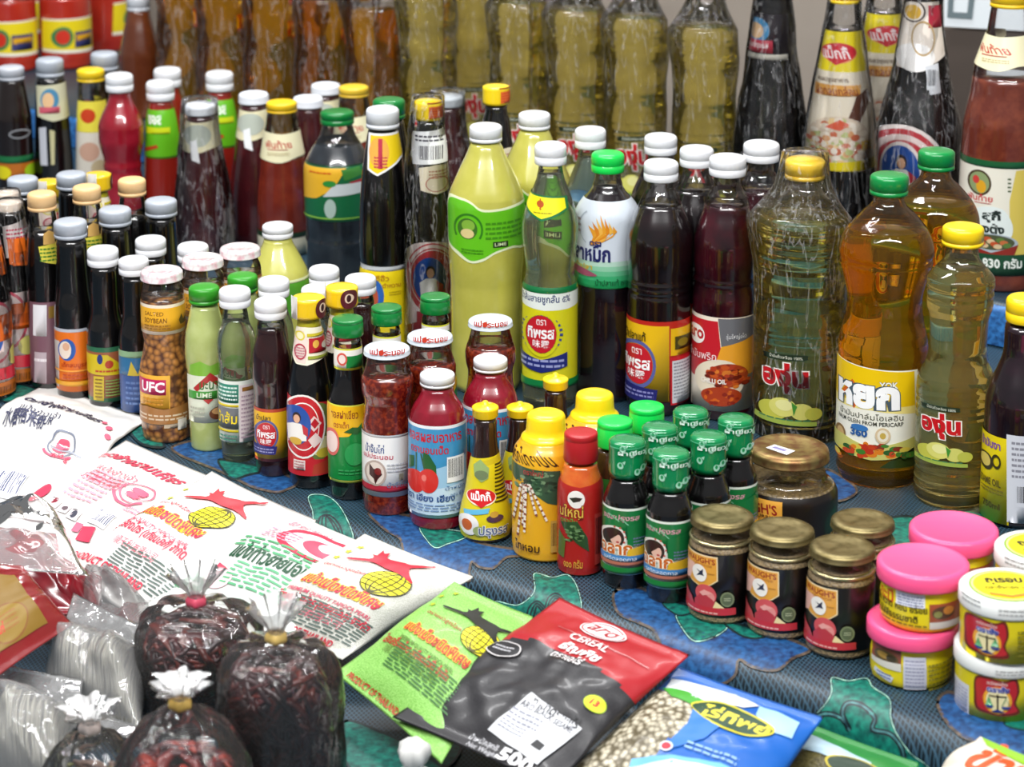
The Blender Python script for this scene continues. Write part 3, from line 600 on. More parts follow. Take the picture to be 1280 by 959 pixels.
# chilli sauce, white metal lid
LIDW = plastic('d3dde6', .3, 'white_lid', coat=.5)
ch = Bot('chilli_sauce_jar', 'bottle', 'bottle of chilli sauce with flat white metal lid and rooster label, front row', 486, 647, [(444, 24), (452, 26), (462, 29), (474, 32.5), (486, 32), (500, 29), (512, 29.5), (530, 32), (548, 32), (618, 32), (635, 31)], (466, CHIL), (425.5, 451, 28.5, 'lid', LIDW), 'chilli sauce bottles with white metal lids',)
ch.print('cap_print', [('t', 'แม่ประนอม', (463, 436.5, 505, 445), 'c0301c', .04), ('e', 477, 441, 3, 3.4, 'd0402c')], ch.capo, Rf=lambda z: ch.rcap*1.016, off=.0004)
ch.lab(('r', (430, 545, 542, 622), 'f3f3f0'), ('r', (430, 545, 542, 548), 'c3c6c8'), ('r', (430, 608, 542, 616), 'b8283c'), ('t', 'น้ำจิ้มไก่', (458, 555, 480, 566), '2c4c8a'), ('t', 'แม่ประนอม', (456, 567, 491, 574), 'c8566a'), ('e', 470, 591, 13, 16, 'b5a498'), ('e', 470, 591, 10.5, 13.5, 'e2d6ca'), ('p', [(463, 580), (468, 586), (475, 585), (478, 592), (473, 598), (470, 605), (468, 598), (463, 594)], '3c1210'), ('e', 473, 589, 4, 4.5, '7a1a18'), ('t', 'น้ำจิ้มสุกี้', (484, 602, 511, 611), '6a7a9a', .0), ('r', (498, 592, 503, 600), '8a8474'), ('l', (484, 578, 512, 590), 3, 'd0d2d6'))
ch.dup(537.5, 410, 'chilli sauce bottle with white metal lid behind the cherry label bottle'); ch.dup(613, 391.5, 'chilli sauce bottle with white metal lid in front of the big yellow lime bottle')

# red sauce with cherries
rc = Bot('red_sauce_bottle', 'bottle', 'bright red sauce bottle with white cap and blue label of two cherries', 548, 665, [(483, 19), (490, 20.5), (497, 24), (508, 31), (522, 35), (540, 36), (600, 36), (640, 36), (646, 34.5), (654, 34.5)], (None, KET), (459.5, 487, 21.5, 'screw', WH), 'red sauce bottles', body_mat=None)
rc.capo.data.materials[0] = WH
rc.print('cap_print', [('e', 551, 468, .1, .1, 'ffffff')], rc.capo, Rf=lambda z: rc.rcap*.5)
rc.lab(('r', (505, 533, 584, 648), 'eef2f6'), ('r', (505, 537, 581, 644), '3f93c4'), ('p', [(505, 600), (581, 575), (581, 644), (505, 644)], '9cc6e2'), ('p', [(505, 618), (581, 606), (581, 644), (505, 644)], 'c5dcec'), ('t', 'ซอสผสมอาหาร', (513, 543, 576, 554), 'c41e30', .02), ('t', 'ตรานอบเป็ด', (515, 557, 560, 568), 'c41e30', .02), ('r', (520.6, 565, 522, 592), '1f5a2c'), ('p', [(530, 566), (537, 569), (545, 582), (546, 597), (536, 592), (529, 580)], '1c5e2c'), ('p', [(513, 570), (519, 567), (519, 580), (513, 586)], '1c5e2c'), ('p', [(526, 567), (528, 568), (535, 596), (533, 597)], '1f5a2c'), ('e', 521, 600, 11, 14, 'cf2a24'), ('e', 536, 601, 12, 15, 'd42e26'), ('e', 531, 597, 3, 4, 'e8766a'), ('b', (558, 570, 578, 602)), ('t', 'ตรา เฮียง เฮียง', (512, 618, 567, 627), '2b4f8c', .02), ('l', (513, 630, 574, 640), 3, '7f9cc4'), ('t', 'น้ำหนัก', (556, 606, 578, 611), '3a6aa0', 0), ('t', '๖๕๐ ซีซี', (562, 614, 576, 619), '3a6aa0', 0))
rc.dup(613, 441, 'bright red sauce bottle with white cap, the farther one beside the tapered seasoning bottles')

# tapered seasoning bottle with yellow nozzle cap
mg = Bot('seasoning_bottle', 'bottle', 'tapered yellow seasoning bottle with yellow nozzle cap, front row', 607, 681, [(522, 13), (530, 14), (545, 14.5), (565, 17), (585, 21), (610, 25), (630, 30), (645, 32.5), (655, 32.5), (664, 31)], (None, sauce('241210', name='brown_sauce')), (496, 526, 16.5, 'nozzle', YEL), 'tapered seasoning bottles')
mg.lab(('p', [(585, 576), (630, 569), (637, 600), (643, 640), (643, 676), (570, 676), (570, 640), (580, 605)], 'd8c81c'), ('p', [(594, 578), (626, 570), (629, 576), (600, 584)], 'c9b622'), *[('r', (618, 574+5*i, 634, 576.4+5*i), '3a3812') for i in range(11)], ('p', [(593, 582), (601, 574), (611, 585), (610, 598), (602, 603), (594, 596)], '8fa86a'), ('e', 602, 594, 8, 6, '6c7c58'), ('e', 602, 622, 17.5, 11, 'f4e6d4'), ('e', 602, 621, 16.5, 10, 'd01f24'), ('p', [(590, 626), (614, 626), (602, 635)], 'd01f24'), ('t', 'แม็กกี้', (590, 614, 614, 626), 'ffffff', .03), ('p', [(581, 640), (612, 634), (610, 641), (582, 646)], '62b6d8'), ('e', 587, 655, 12, 13, 'e8e6e2'), ('e', 585, 655, 6, 7, 'c4602c'), ('e', 618, 648, 10, 5, '4a3048'), ('e', 617, 643, 5, 4, 'c49a3a'), ('e', 600, 664, 8, 6, '9aa86a'), ('t', 'ปรุงรส', (599, 657, 632, 672), '5a6a8a', .02, 'f0f0f0'))
mg.dup(650, 497, 'tapered seasoning bottle with yellow nozzle cap half hidden behind the yellow pepper bottle'); mg.dup(694.5, 461.5, 'tapered seasoning bottle with yellow nozzle cap before the clear vinegar bottle')

# ground pepper, yellow shoulder cap
PEP = plastic('eab023', .3, 'amber_plastic', sss=.3, coat=.4)
pp = Bot('pepper_bottle', 'bottle', 'amber plastic pepper bottle with domed yellow cap and white peppercorn picture', 682, 708, [(545, 30), (552, 34), (559, 39), (566, 41), (575, 42), (600, 42), (660, 42), (678, 42), (686, 41)], (None, PEP), (507.5, 560, 24.5, 'dome', YEL), 'ground pepper bottles', body_mat=PEP)
pp.print('cap_print', [('e', 0, 0, .1, .1, 'fff')], pp.capo, Rf=lambda z: .001) if False else None
pp.lab(('t', 'พริกไทยป่น', (640, 563, 699, 585), '3a220c', .01), ('p', [(640, 586), (700, 590), (700, 634), (684, 630), (664, 616), (654, 600), (646, 608), (640, 604)], '35533c'), *spots(70, 672, 606, 26, 14, 3, 1.8, ('4f7350', '284433', '6f8f6a', '1f3626'), 8), ('t', 'ตราใหญ่', (655, 589, 679, 598), 'b0343a'), *[('e', 656+dx+ax*j/19, 608+by*j/19, 1.5, 1.7, ('efe6d8', '8a4a3a')[(j*7+int(dx)) % 3 == 0]) for dx, ax, by in ((-1, -7, 62), (2, -4, 50), (-4, -9, 40), (5, 10, 38), (7, 20, 44), (0, 2, 36), (3, -2, 58)) for j in range(20)], ('t', 'ไทหอม', (646, 680, 675, 692), '3a220c', .02), ('b', (688, 652, 706, 692), 'c9a24a', '4a2a10'), name='label')
F = Flat()
pp.dup(743.5, 483, 'amber pepper bottle with domed yellow cap behind the red chilli powder bottle', rot=.15)

# chilli powder, dark red cap
cp = Bot('chilli_powder_bottle', 'bottle', 'orange red chilli powder bottle with dark red cap, front row', 725, 722, [(578, 20), (585, 22), (595, 25.5), (606, 28), (620, 28.5), (660, 28.5), (700, 28.5), (711, 27)], (None, sauce('c8541c', 'd4702a', 60, 'chilli_powder')), (533, 582, 21, 'tall', RED), 'chilli powder bottles')
cp.lab(('p', [(680, 604), (700, 606), (725, 610), (750, 604), (765, 602), (765, 719), (680, 719)], 'a8201c'), ('e', 720.5, 625, 10.5, 11, 'f0ece6'), ('p', [(712, 624), (720, 622), (728, 623), (725, 627), (717, 629)], '2a2620'), ('t', 'นใหญ่', (701, 632, 729, 650), 'e0b64a', .01, '6a1a10'), ('t', 'ตราปืน', (702, 648, 722, 655), '5aa040'), ('p', [(702, 656), (722, 652), (734, 672), (736, 690), (722, 680), (706, 664)], '2c4a26'), ('p', [(700, 662), (708, 672), (706, 696), (699, 694)], '5a6a2c'), *spots(40, 718, 668, 11, 12, 2.4, 1.3, ('587a48', '1f3a1c', '6f9060'), 9), ('t', '๑๐๐ กรัม', (706, 699, 728, 710), 'd8a03a'), ('b', (742, 640, 754, 703), 'b8403a', '241418'))
gp = Bot('spice_bottle', 'bottle', 'dark spice bottle with bright green cap behind the red capped bottle', 767, 690, [(560, 20), (566, 22), (580, 26), (600, 28), (640, 28), (680, 27)], (None, sauce('2a1a10', '3c2a18', 80, 'spice')), (518, 564, 22, 'tall', LGR), 'spice bottles with bright green caps')
gp.lab(('r', (735, 600, 795, 670), '27702c'), ('e', 765, 630, 14, 14, 'e4d8a0'))
gp.dup(808.5, 500, 'bright green capped spice bottle farther back, before the fish sauce label')

# green sealed sauce bottles
GS = plastic('088048', .2, 'green_seal', coat=.8)
gs = Bot('green_sealed_bottle', 'bottle', 'dark sauce bottle sealed in green film, right of the front pair', 836, 757, [(611, 20), (617, 21.5), (626, 25), (636, 28.5), (648, 29.5), (660, 29), (730, 29), (744, 28)], (None, BLK), (556, 617, 23, 'shrink', GS), 'dark bottles with green sealed necks')
gs.print('cap_print', [q for i, (x, y) in enumerate([(828, 598), (842, 584), (856, 600), (862, 577), (831, 577), (848, 606)]) for q in (('e', x, y, 3.6, 4.2, '9fd8bb'), ('e', x, y-1, 1.6, 2.4, '0e8a4c'), ('p', [(x+2, y-4), (x+6, y-6), (x+5, y-1)], '9fd8bb'))]+[('t', 'ฝาเขียว', (826, 579, 858, 585), 'd8f0e2', .02), ('r', (818, 576, 868, 577), '5cc492')], gs.capo, Rf=lambda z: gs.rcap, off=.0002)
gs.lab(('r', (800, 653, 872, 737), 'e4ece0'), ('r', (800, 656, 872, 692), '17733a'), ('t', 'ซอสปรุงรส', (809, 661, 850, 670), 'd89aa8', .02), *[('e', 808+(i*17 % 52), 657+(i*11 % 34), .7, .8, '7fc49a') for i in range(50)], ('p', [(835, 672), (866, 662), (872, 690), (835, 700)], '17733a'), ('e', 820, 688, 14, 15, 'e9e4da'), ('e', 820, 688, 11.5, 12.5, '33281f'), ('e', 822, 690, 6, 7.5, 'e6b9a4'), ('e', 824, 694, 1.8, 1.2, 'b83a3a'), ('p', [(812, 680), (820, 677), (830, 683), (824, 684), (816, 692)], '3a1c1a'), *[('e', 820+13*math.cos(a), 688+14*math.sin(a), 1.2, 1.3, 'c05a4a') for a in (0, .5, 1, 1.5, -.5, -1, -1.5)], ('t', 'ฉลาก', (808, 697, 841, 710), 'c8641c', .03, 'fff4e0'), ('p', [(836, 702), (868, 694), (868, 708), (834, 712)], 'e3b52a'), ('l', (842, 686, 866, 698), 3, '6a7a9a'), ('r', (800, 712, 872, 719), '4a8ac4'), ('t', 'รสดีตลอดกาล', (810, 713, 846, 718), 'eef4fa', 0), ('r', (800, 720, 872, 725), 'b9705a'), ('r', (800, 727, 872, 735), '1f7d36'))
gs.dup(784, 541, 'dark sauce bottle sealed in green film, left of the front pair', rot=.12)
gs.dup(824.7, 524.5, 'green sealed bottle directly behind the front pair'); gs.dup(886, 535.5, 'green sealed bottle behind the first small brass lidded jar'); gs.dup(863.5, 505, 'green sealed bottle farthest back in front of the fish sauce label'); gs.dup(920, 514.5, 'green sealed bottle beside the large brass lidded jar')

# curry jars with brass lids
BRS = metal('8d8058', .42, 'brass_lid', '665a36')
JGL = film('f4efe0', .04, .05, 40)
def curry_label(b, u, y0, y1, S, full=True):
    x = lambda d: u+d*S; y = lambda t: y0+(y1-y0)*t
    sh = [('r', (x(-60), y(0), x(44), y(1)), '1a1412')]
    sh += [('p', [(x(-46), y(0)), (x(-1), y(0)), (x(-1), y(.38)), (x(-10), y(.46)), (x(-22), y(.52)), (x(-34), y(.48)), (x(-46), y(.4))], 'f0dcae'), ('p', [(x(-46), y(.02)), (x(-2.5), y(.02)), (x(-2.5), y(.37)), (x(-11), y(.45)), (x(-22), y(.505)), (x(-34), y(.465)), (x(-46), y(.4))], 'e2a23e')]
    sh += [('p', [(x(-46), y(.02)), (x(-30), y(.02)), (x(-36), y(.3)), (x(-46), y(.38))], 'e8b8a8'), ('t', "WAUGH'S", (x(-38), y(.05), x(-4), y(.14)), '96221e', .02), ('t', 'CURRY POWDER', (x(-32), y(.155), x(-8), y(.19)), 'a8642a', .0), ('e', x(-24), y(.3), 9*S, 11*S, 'f3efe6'), ('p', [(x(-28), y(.36)), (x(-24), y(.29)), (x(-28), y(.25)), (x(-23), y(.27)), (x(-19), y(.22)), (x(-20), y(.29)), (x(-18), y(.33)), (x(-23), y(.33))], '2a3046'), ('l', (x(-14), y(.3), x(-5), y(.33)), 1, 'b07a2c')]
    if full: sh += [('p', [(x(-46), y(.46)), (x(-34), y(.6)), (x(-28), y(.78)), (x(-46), y(.86))], 'b8484c'), ('e', x(-16), y(.64), 13*S, 13*S, 'd0565a'), ('e', x(-14), y(.68), 9*S, 8*S, 'e2908a'), ('p', [(x(-30), y(.75)), (x(-20), y(.6)), (x(-8), y(.7)), (x(0), y(.82)), (x(-30), y(.88))], 'b83c46'), ('p', [(x(-24), y(.62)), (x(-18), y(.56)), (x(-8), y(.6)), (x(-20), y(.66))], 'e8a49c'), ('p', [(x(-4), y(.74)), (x(4), y(.82)), (x(8), y(.86)), (x(-8), y(.86))], 'ead8a0'), ('p', [(x(-46), y(.84)), (x(20), y(.83)), (x(20), y(.94)), (x(-46), y(.97))], 'c0323c'), ('l', (x(-38), y(.88), x(-2), y(.93)), 1, 'e8b0a8'), ('e', x(10), y(.7), 8.5*S, 9.5*S, '7a8460'), ('e', x(10), y(.7), 6.5*S, 7.4*S, '5c664a'), ('l', (x(6), y(.67), x(14), y(.73)), 2, 'b4bc98')]
    b.lab(*sh)
sj = Bot('curry_jar', 'jar', 'small brass lidded curry jar, rightmost of the front three', 1049, 827, [(703, 39), (706, 39.5), (709, 38), (712, 39), (716, 41.3), (722, 42), (790, 42), (806, 42), (812, 40.5)], (706, beans('6e5f48', '95805c', 420, 'curry_paste', .8)), (667.5, 709, 40.5, 'lid', BRS), 'small curry jars with brass lids', film_mat=JGL)
sj.ring(708, 41, 3, metal('b5aa82', .25, 'brass_ring'), 'lid_ring'); curry_label(sj, 1049, 735, 816, 1.0)
sj.dup(903, 629.5, 'small brass lidded curry jar, leftmost of the front three', rot=-.02); sj.dup(978, 646, 'small brass lidded curry jar, middle of the front three', rot=.03); sj.dup(1078.6, 635, 'small brass lidded curry jar standing alone behind the pink tubs')
lj = Bot('large_curry_jar', 'jar', 'large wide curry jar with brass lid and white price sticker', 983, 706, [(588, 46), (594, 48), (602, 57), (612, 61), (625, 61.5), (640, 61.5), (685, 61.5), (690, 60)], (600, beans('84714c', '5f4f34', 300, 'curry_powder')), (542, 591, 49.5, 'lid', metal('9c8754', .42, 'tarnished_lid', '7d583a')), None, film_mat=JGL)
lj.print('label', [('r', (900, 623, 1050, 700), '1a1412'), ('r', (915, 623, 979, 690), 'e2a23e'), ('p', [(915, 623), (945, 623), (940, 660), (915, 668)], 'e0b8a0'), ('t', "WAUGH'S", (924, 629, 973, 642), '96221e', .02), ('t', 'CURRY', (944, 645, 968, 649), '5a3a20')])
F = Flat(); F.n = 1; zt, zb, RR = lj.capy; ctr = Vector((lj.X, lj.Y, zt)); kk = lj.k; cx_, cy0 = proj(ctr)
emit(F, [('p', [(957, 560), (969, 556), (992, 564), (980, 569)], 'f2f2f2'), ('p', [(964, 560), (969, 558.5), (983, 563), (978, 565)], '8a86b4')], lambda x, y, a, b: ((x-cx_)*kk, -(y-cy0-1)*kk/rho(cy0)))
F.finish('price_sticker', lambda x, y, h: Vector((x, y, zt-lj.h0-(zt-zb)*.09+h)), print_mat(), lj.root)

# tubs
TUBY = plastic('e6d31c', .3, 'yellow_tub', coat=.3)
H1 = None
pt = Bot('shrimp_paste_tub', 'tub', 'lower pink lidded yellow tub of the front stack', 1138, 865, [(805, 49), (812, 50), (830, 49.5), (845, 48), (848, 47.5)], (None, TUBY), (751, 818, 56.5, 'tub', PNK), 'yellow tubs with pink lids')
pt.lab(('r', (1080, 812, 1200, 862), 'e6d31c'), ('r', (1092, 803, 1128, 836), '8a4a3a'), ('e', 1110, 826, 15, 9, '5a4a2c'), ('e', 1106, 822, 7, 4, '9a7a3a'), ('e', 1116, 826, 6, 4, '3c3420'), ('p', [(1092, 832), (1128, 828), (1128, 838), (1092, 838)], 'dcd6cc'), ('p', [(1097, 841), (1119, 846), (1116, 853), (1095, 847)], 'd8dce8'), ('l', (1099, 843, 1116, 851), 2, '5a6ab0'), ('r', (1131, 822, 1157, 862), 'cfcfdc'), ('l', (1133, 825, 1155, 860), 8, '9a9ab4'), ('l', (1160, 824, 1188, 858), 6, '8a8020'))
zl = pt.H
ptu = Bot('shrimp_paste_tub', 'tub', 'upper pink lidded yellow tub of the front stack', 1151, 794, [(733, 50), (740, 51), (760, 50.5), (775, 49), (779, 48.5)], (None, TUBY), (679.7, 745, 57, 'tub', PNK), 'yellow tubs with pink lids', h0=zl-.0005)
ptu.lab(('r', (1090, 740, 1210, 790), 'e6d31c'), ('t', 'กะปิ', (1102, 737, 1119, 754), 'c8501c', .03), ('r', (1122, 744, 1157, 761), 'e4e6ee'), ('l', (1124, 746, 1155, 760), 4, '7a80a8'), ('t', 'จืด กวาด หอม อร่อย', (1100, 755, 1160, 766), '3a3210', .02), ('t', 'ไม่ใส่สีธรรมชาติ', (1102, 767, 1148, 777), '3a3210', .02), ('r', (1162, 750, 1210, 775), '9a4a30'), ('e', 1178, 764, 13, 8, '5a3c28'), ('e', 1184, 760, 6, 5, 'd08a3a'), ('e', 1172, 767, 5, 4, '8a8a4a'), ('r', (1162, 772, 1210, 780), 'd8d4cc'), ('l', (1106, 780, 1160, 784), 1, '6a6014'))
pt.dup(1192.5, None, 'lower pink lidded tub of the stack behind, hidden under its twin', yb=845) if False else None
pb = ptu.dup(1192.5, 639.3, 'upper pink lidded yellow tub of the stack standing behind')
pb2 = pt.dup(1190, 0, 'lower pink lidded yellow tub of the stack standing behind', rot=.8, yb=800); pb2.location = (pb.location[0], pb.location[1], 0)
WTUB = plastic('e9ebe8', .4, 'white_tub_lid')
wt = Bot('paste_tub', 'tub', 'lower white lidded yellow tub with balance scale emblem in the front stack', 1247, 905, [(842, 53), (850, 53), (870, 52.5), (882, 51.5), (886, 51)], (None, TUBY), (780, 850, 57, 'tub', WTUB), 'yellow tubs with white lids')
def scale_label(b, u, y, dx=0):
    X = lambda d: u+d+dx
    sh = [('r', (X(-75), y-27, X(70), y+27), 'dccb1a'), ('r', (X(-75), y-26, X(-42), y+26), 'd4d4dc'), ('l', (X(-72), y-20, X(-44), y+20), 9, 'a4a4b8'), ('p', spl([(X(-34), y-22), (X(-20), y-26), (X(0), y-23), (X(14), y-26), (X(18), y-10), (X(14), y+5), (X(18), y+18), (X(2), y+21), (X(-18), y+20), (X(-34), y+17), (X(-36), y)]), '6a2418'), ('p', spl([(X(-32), y-20), (X(-18), y-23), (X(0), y-20), (X(12), y-23), (X(15), y-8), (X(11), y+5), (X(15), y+15), (X(0), y+18), (X(-18), y+17), (X(-31), y+14), (X(-33), y)]), 'b8242c'), ('e', X(-8), y+2, 17, 17, 'eda52a'), ('e', X(-8), y+2, 13.5, 14, 'f2e6b0'), ('t', 'กะปิคลองโคน', (X(-20), y-22, X(4), y-17), 'f0e8e0', .0), ('t', 'ตราชั่ง', (X(-20), y-16, X(6), y-8), '1f3f94', .05, 'f4f0ff'), ('r', (X(-8.7), y-6, X(-6.7), y+14), '3a2c1c'), ('r', (X(-18), y-4.5, X(3), y-3), '3a2c1c'), ('p', [(X(-18), y-3), (X(-22), y+8), (X(-21), y+8), (X(-17.5), y-2), (X(-14), y+8), (X(-13), y+8)], '4a8a5a'), ('p', [(X(2), y-3), (X(-3), y+7), (X(-2), y+7), (X(2.5), y-2), (X(6), y+7), (X(7), y+7)], '4a8a5a'), ('p', [(X(-23), y+8), (X(-12), y+8), (X(-15), y+11), (X(-20), y+11)], '2a3f8c'), ('p', [(X(-4), y+8), (X(8), y+8), (X(5), y+11), (X(-1), y+11)], '2a3f8c'), ('p', [(X(-16), y+16), (X(-8), y+12), (X(2), y+16)], '22347a'), ('l', (X(28), y-20, X(60), y+14), 6, '7a7420')]
    b.lab(*sh)
scale_label(wt, 1256, 875)
wt.print('cap_print', [('l', (1246, 838, 1290, 849), 3, 'a8a8a6')], wt.capo, Rf=lambda z: wt.rcap*.995)
wtu = Bot('paste_tub', 'tub', 'upper white lidded yellow tub with yellow oval lid sticker in the front stack', 1254, 830, [(768, 54), (776, 54), (796, 53.5), (808, 52.5), (812, 52)], (None, TUBY), (711, 778, 58, 'tub', WTUB), 'yellow tubs with white lids', h0=wt.H-.0005)
scale_label(wtu, 1254, 803, -10)
wtu.print('cap_print', [('l', (1205, 750, 1228, 762), 2, 'b0b0ae'), ('l', (1250, 762, 1290, 772), 2, 'b8b8b6')], wtu.capo, Rf=lambda z: wtu.rcap*.995)
F = Flat(); zt, zb, RR = wtu.capy; cx_, cy0 = proj((wtu.X, wtu.Y, zt)); kk = wtu.k
emit(F, [('e', 1258, cy0, 46, 20, '7fae2c'), ('e', 1258, cy0, 43.5, 18.6, 'f3ee9a'), ('e', 1258, cy0, 41, 17.4, 'efe01c'), ('t', 'ฤเรอบ', (1234, cy0-9.5, 1281, cy0-1), '1c1c14', .05), ('t', 'ตราชั่งทอง แท้', (1230, cy0, 1286, cy0+5), '6a6414', .02), ('p', [(1232, cy0+9), (1258, cy0+13), (1284, cy0+9), (1284, cy0+12), (1258, cy0+16), (1232, cy0+12)], 'e08a2a')], lambda x, y, a, b: ((x-cx_)*kk, -(y-cy0)*kk/rho(cy0)))
F.finish('lid_sticker', lambda x, y, h: Vector((x, y, zt-wtu.h0-(zt-zb)*.03+h)), print_mat(), wtu.root)
wb = wtu.dup(1300, 663.5, 'upper white lidded yellow tub of the back stack at the picture edge', rot=.3)
wb2 = wt.dup(1298, 0, 'lower white lidded yellow tub of the back stack at the picture edge', rot=.9, yb=840); wb2.location = (wb.location[0], wb.location[1], 0)
# ------------------------------------------------------------------ the tall middle rows
WRAP = film(base=.0, bump=.9, scale=75, rough=.1, haze=.0, streak=.2)
# big cloudy lime bottles
LIME = sauce('b5b14c', 'bfba58', 30, 'lime_juice')
bl = Bot('lime_juice_bottle', 'bottle', 'big bottle of cloudy yellow lime juice with white cap and green wavy label', 608, 496, [(177, 17), (182, 20), (190, 23), (205, 30), (225, 39), (243, 46), (252, 47), (268, 46.5), (325, 46), (340, 45), (352, 44), (440, 44), (470, 43)], (None, LIME), (152, 180, 20, 'screw', WH), 'big cloudy lime juice bottles')
bl.lab(('p', spl([(560, 253), (578, 250), (590, 254), (602, 262), (625, 262), (657, 258), (660, 262), (660, 316), (640, 314), (620, 318), (604, 327), (588, 330), (572, 322), (560, 312), (556, 290)])+[], 'e4ecc4'), ('p', spl([(562, 256), (578, 253), (590, 257), (602, 265), (625, 265), (655, 262), (657, 266), (657, 312), (640, 311), (620, 315), (603, 324), (588, 327), (574, 318), (562, 310), (559, 290)]), '62bd1e'), ('o', 586, 287, 18, 20, 2.5, '2f7a1c', 2.6, 6.9), ('e', 585, 286, 12, 13, '3d6e26'), ('e', 586, 282, 8, 7, '7fae3c'), ('e', 585, 292, 8, 6, 'd9c78a'), ('l', (607, 276, 650, 300), 4, '3f8c18'), ('r', (616, 302, 634, 309), '20301c'), ('t', 'LIME', (618, 303.5, 632, 307.5), 'cfe0b0'), ('l', (578, 311, 604, 318), 2, '3f8c18'))
bl.dup(668, 137, 'big cloudy yellow lime bottle with white cap standing behind the clear vinegar bottle', group='big cloudy lime juice bottles')
bs2 = Bot('lime_juice_bottle', 'bottle', 'pale cloudy lime bottle with white cap amid the small bottles on the left', 351, 470, [(297, 17), (302, 18), (310, 22), (325, 30), (338, 36), (350, 38.5), (365, 39), (455, 38)], (None, sauce('bdbb5a', 'c6c464', 30, 'pale_lime_juice')), (275.5, 301, 19, 'flip', WH), 'big cloudy lime juice bottles')
bs2.lab(('r', (305, 354, 395, 400), '4f9a2a'), ('r', (305, 352, 395, 356), 'd8e0b0'))
# clear vinegar, tall
vb = Bot('tall_vinegar_bottle', 'bottle', 'tall clear vinegar bottle with yellow pentagon neck tag and round red emblem', 687, 515, [(205, 14), (212, 15), (222, 17), (240, 24), (258, 30), (275, 34.5), (290, 34.5), (310, 32.5), (335, 30), (346, 31), (356, 34), (362, 34), (478, 34), (490, 34), (505, 32.5)], (216, oil('e2e6c4', name='vinegar_tall')), (175, 209, 19.7, 'flip', WH), 'tall clear vinegar bottles', flutes=[(255, 212, 12, .03, 1.0)])
vb.lab(('p', [(650, 248), (654, 242), (708, 246), (710, 262), (690, 273), (677, 277), (652, 258)], '0e6a3a'), ('p', [(653, 249), (656, 244), (705, 248), (707, 261), (689, 270), (677, 274), (655, 257)], 'e8e01c'), ('p', [(676, 248), (682, 255), (676, 263), (670, 255)], 'b0501c'), ('o', 676, 255, 5.5, 6, 1.2, 'e8e01c'), ('r', (675.4, 248, 676.8, 262), 'b0501c'), ('l', (668, 265, 690, 268), 1, '9a8c18'), name='neck_tag')
vb.lab(('r', (640, 360, 735, 486), 'd6d01c'), ('r', (640, 360, 735, 368), '0e6a3a'), ('p', [(640, 368), (735, 368), (735, 384), (710, 388), (680, 389), (640, 384)], 'e9efe8'), ('t', 'น้ำส้มสายชูกลั่น ๕%', (653, 369, 712, 382), '16306a', .02), *[('o', 677, 418, 26, 25, 5, '3a4a86', a, a+.12) for a in [i*.26 for i in range(25)]], *TIP(677, 418, 1.42, 'd6d01c'), ('p', [(648, 442), (677, 450), (708, 441), (708, 459), (677, 466), (650, 460)], '232a72'), ('l', (652, 448, 704, 461), 2, '9aa0d0'), ('r', (640, 476, 735, 486), '127a3c'))
vb.dup(738, 156, 'clear vinegar bottle with white cap between the lime bottle and the green cap', skip=('label', 'neck_tag'))
# squid sauce: white and green sleeve
sq = Bot('fish_sauce_flask', 'bottle', 'dark fish sauce bottle with bright green cap and white to green sleeve', 757, 505, [(213, 15), (222, 16), (228, 18), (232, 18.5), (238, 22), (246, 29), (258, 37), (268, 40), (285, 40), (320, 40), (345, 39), (358, 37), (368, 36), (385, 38), (420, 40), (485, 40), (495, 38)], (230, sauce('120a10', '1c0e14', 30, 'dark_fish_sauce')), (186, 219, 20.3, 'flip', LGR), None)
sq.lab(('r', (700, 252, 812, 362), 'cfd8e2'), *[('r', (700, 328+i*6, 812, 362), c) for i, c in enumerate(('b4d6c4', '8cc8a6', '62b98a', '3cab70', '229a5a', '188c4e'))], *[('p', [(738, 308), (742+i*4, 292-abs(3-i)*-1.5), (736+i*5, 268+abs(3-i)*5), (747+i*4, 290), (752, 304)], ('e09a2c', 'd68420', 'e8b04a')[i % 3]) for i in range(7)], ('o', 745, 286, 20, 24, 1, 'a9b4be', 2.2, 4.2), ('t', 'ปลาหมึก', (716, 305, 763, 327), '1d2560', .035), ('t', 'ตรา', (738, 302, 752, 308), '1d2560', .03), ('t', 'น้ำปลา', (722, 328, 741, 336), 'd8b42a', .02), ('p', spl([(716, 333), (730, 334), (747, 341), (732, 343), (716, 339)]), 'a0526a'), ('t', 'น้ำปลาแท้ ๗๐๐', (745, 349, 786, 357), '1c4a30', 0), ('l', (718, 268, 728, 290), 3, '8a7a78'))
# big fish sauce bottles
fb = Bot('tall_fish_sauce_bottle', 'bottle', 'tall dark fish sauce bottle with white cap and yellow label, before its twins', 822, 522, [(226, 16), (234, 17), (238, 19), (246, 23), (258, 28), (280, 37), (300, 40.5), (320, 40.5), (335, 39), (345, 38), (349, 39.5), (353, 38), (357, 39.5), (361, 38), (366, 39.5), (392, 39.5), (396, 38), (402, 39.5), (500, 39.5), (512, 37)], (254, sauce('0d0609', '1a080c', 30, 'deep_fish_sauce')), (196.5, 230, 21.2, 'flip', WH), 'tall fish sauce bottles with white caps', flutes=[(340, 240, 12, .055, 2.2)], fine=1.6)
fb.lab(('r', (770, 403, 875, 504), 'b8281c'), ('r', (770, 406, 836, 501), 'e8b81a'), ('r', (838, 406, 875, 440), 'e8b81a'), ('r', (838, 442, 875, 501), 'c4202c'), ('r', (840, 446, 875, 498), 'd4d6dc'), ('l', (842, 450, 862, 496), 11, '8c8c96'), *TIP(797, 455, 1.5), ('p', [(770, 478), (822, 484), (820, 500), (770, 500)], '22226a'), ('l', (775, 486, 817, 496), 2, '8a8ac4'), ('t', 'น้ำปลาแท้', (784, 413, 808, 425), '3a2c10', .02), ('r', (843, 418, 862, 434), '4a4418'), ('e', 852, 426, 6, 5, '8a7a20'))
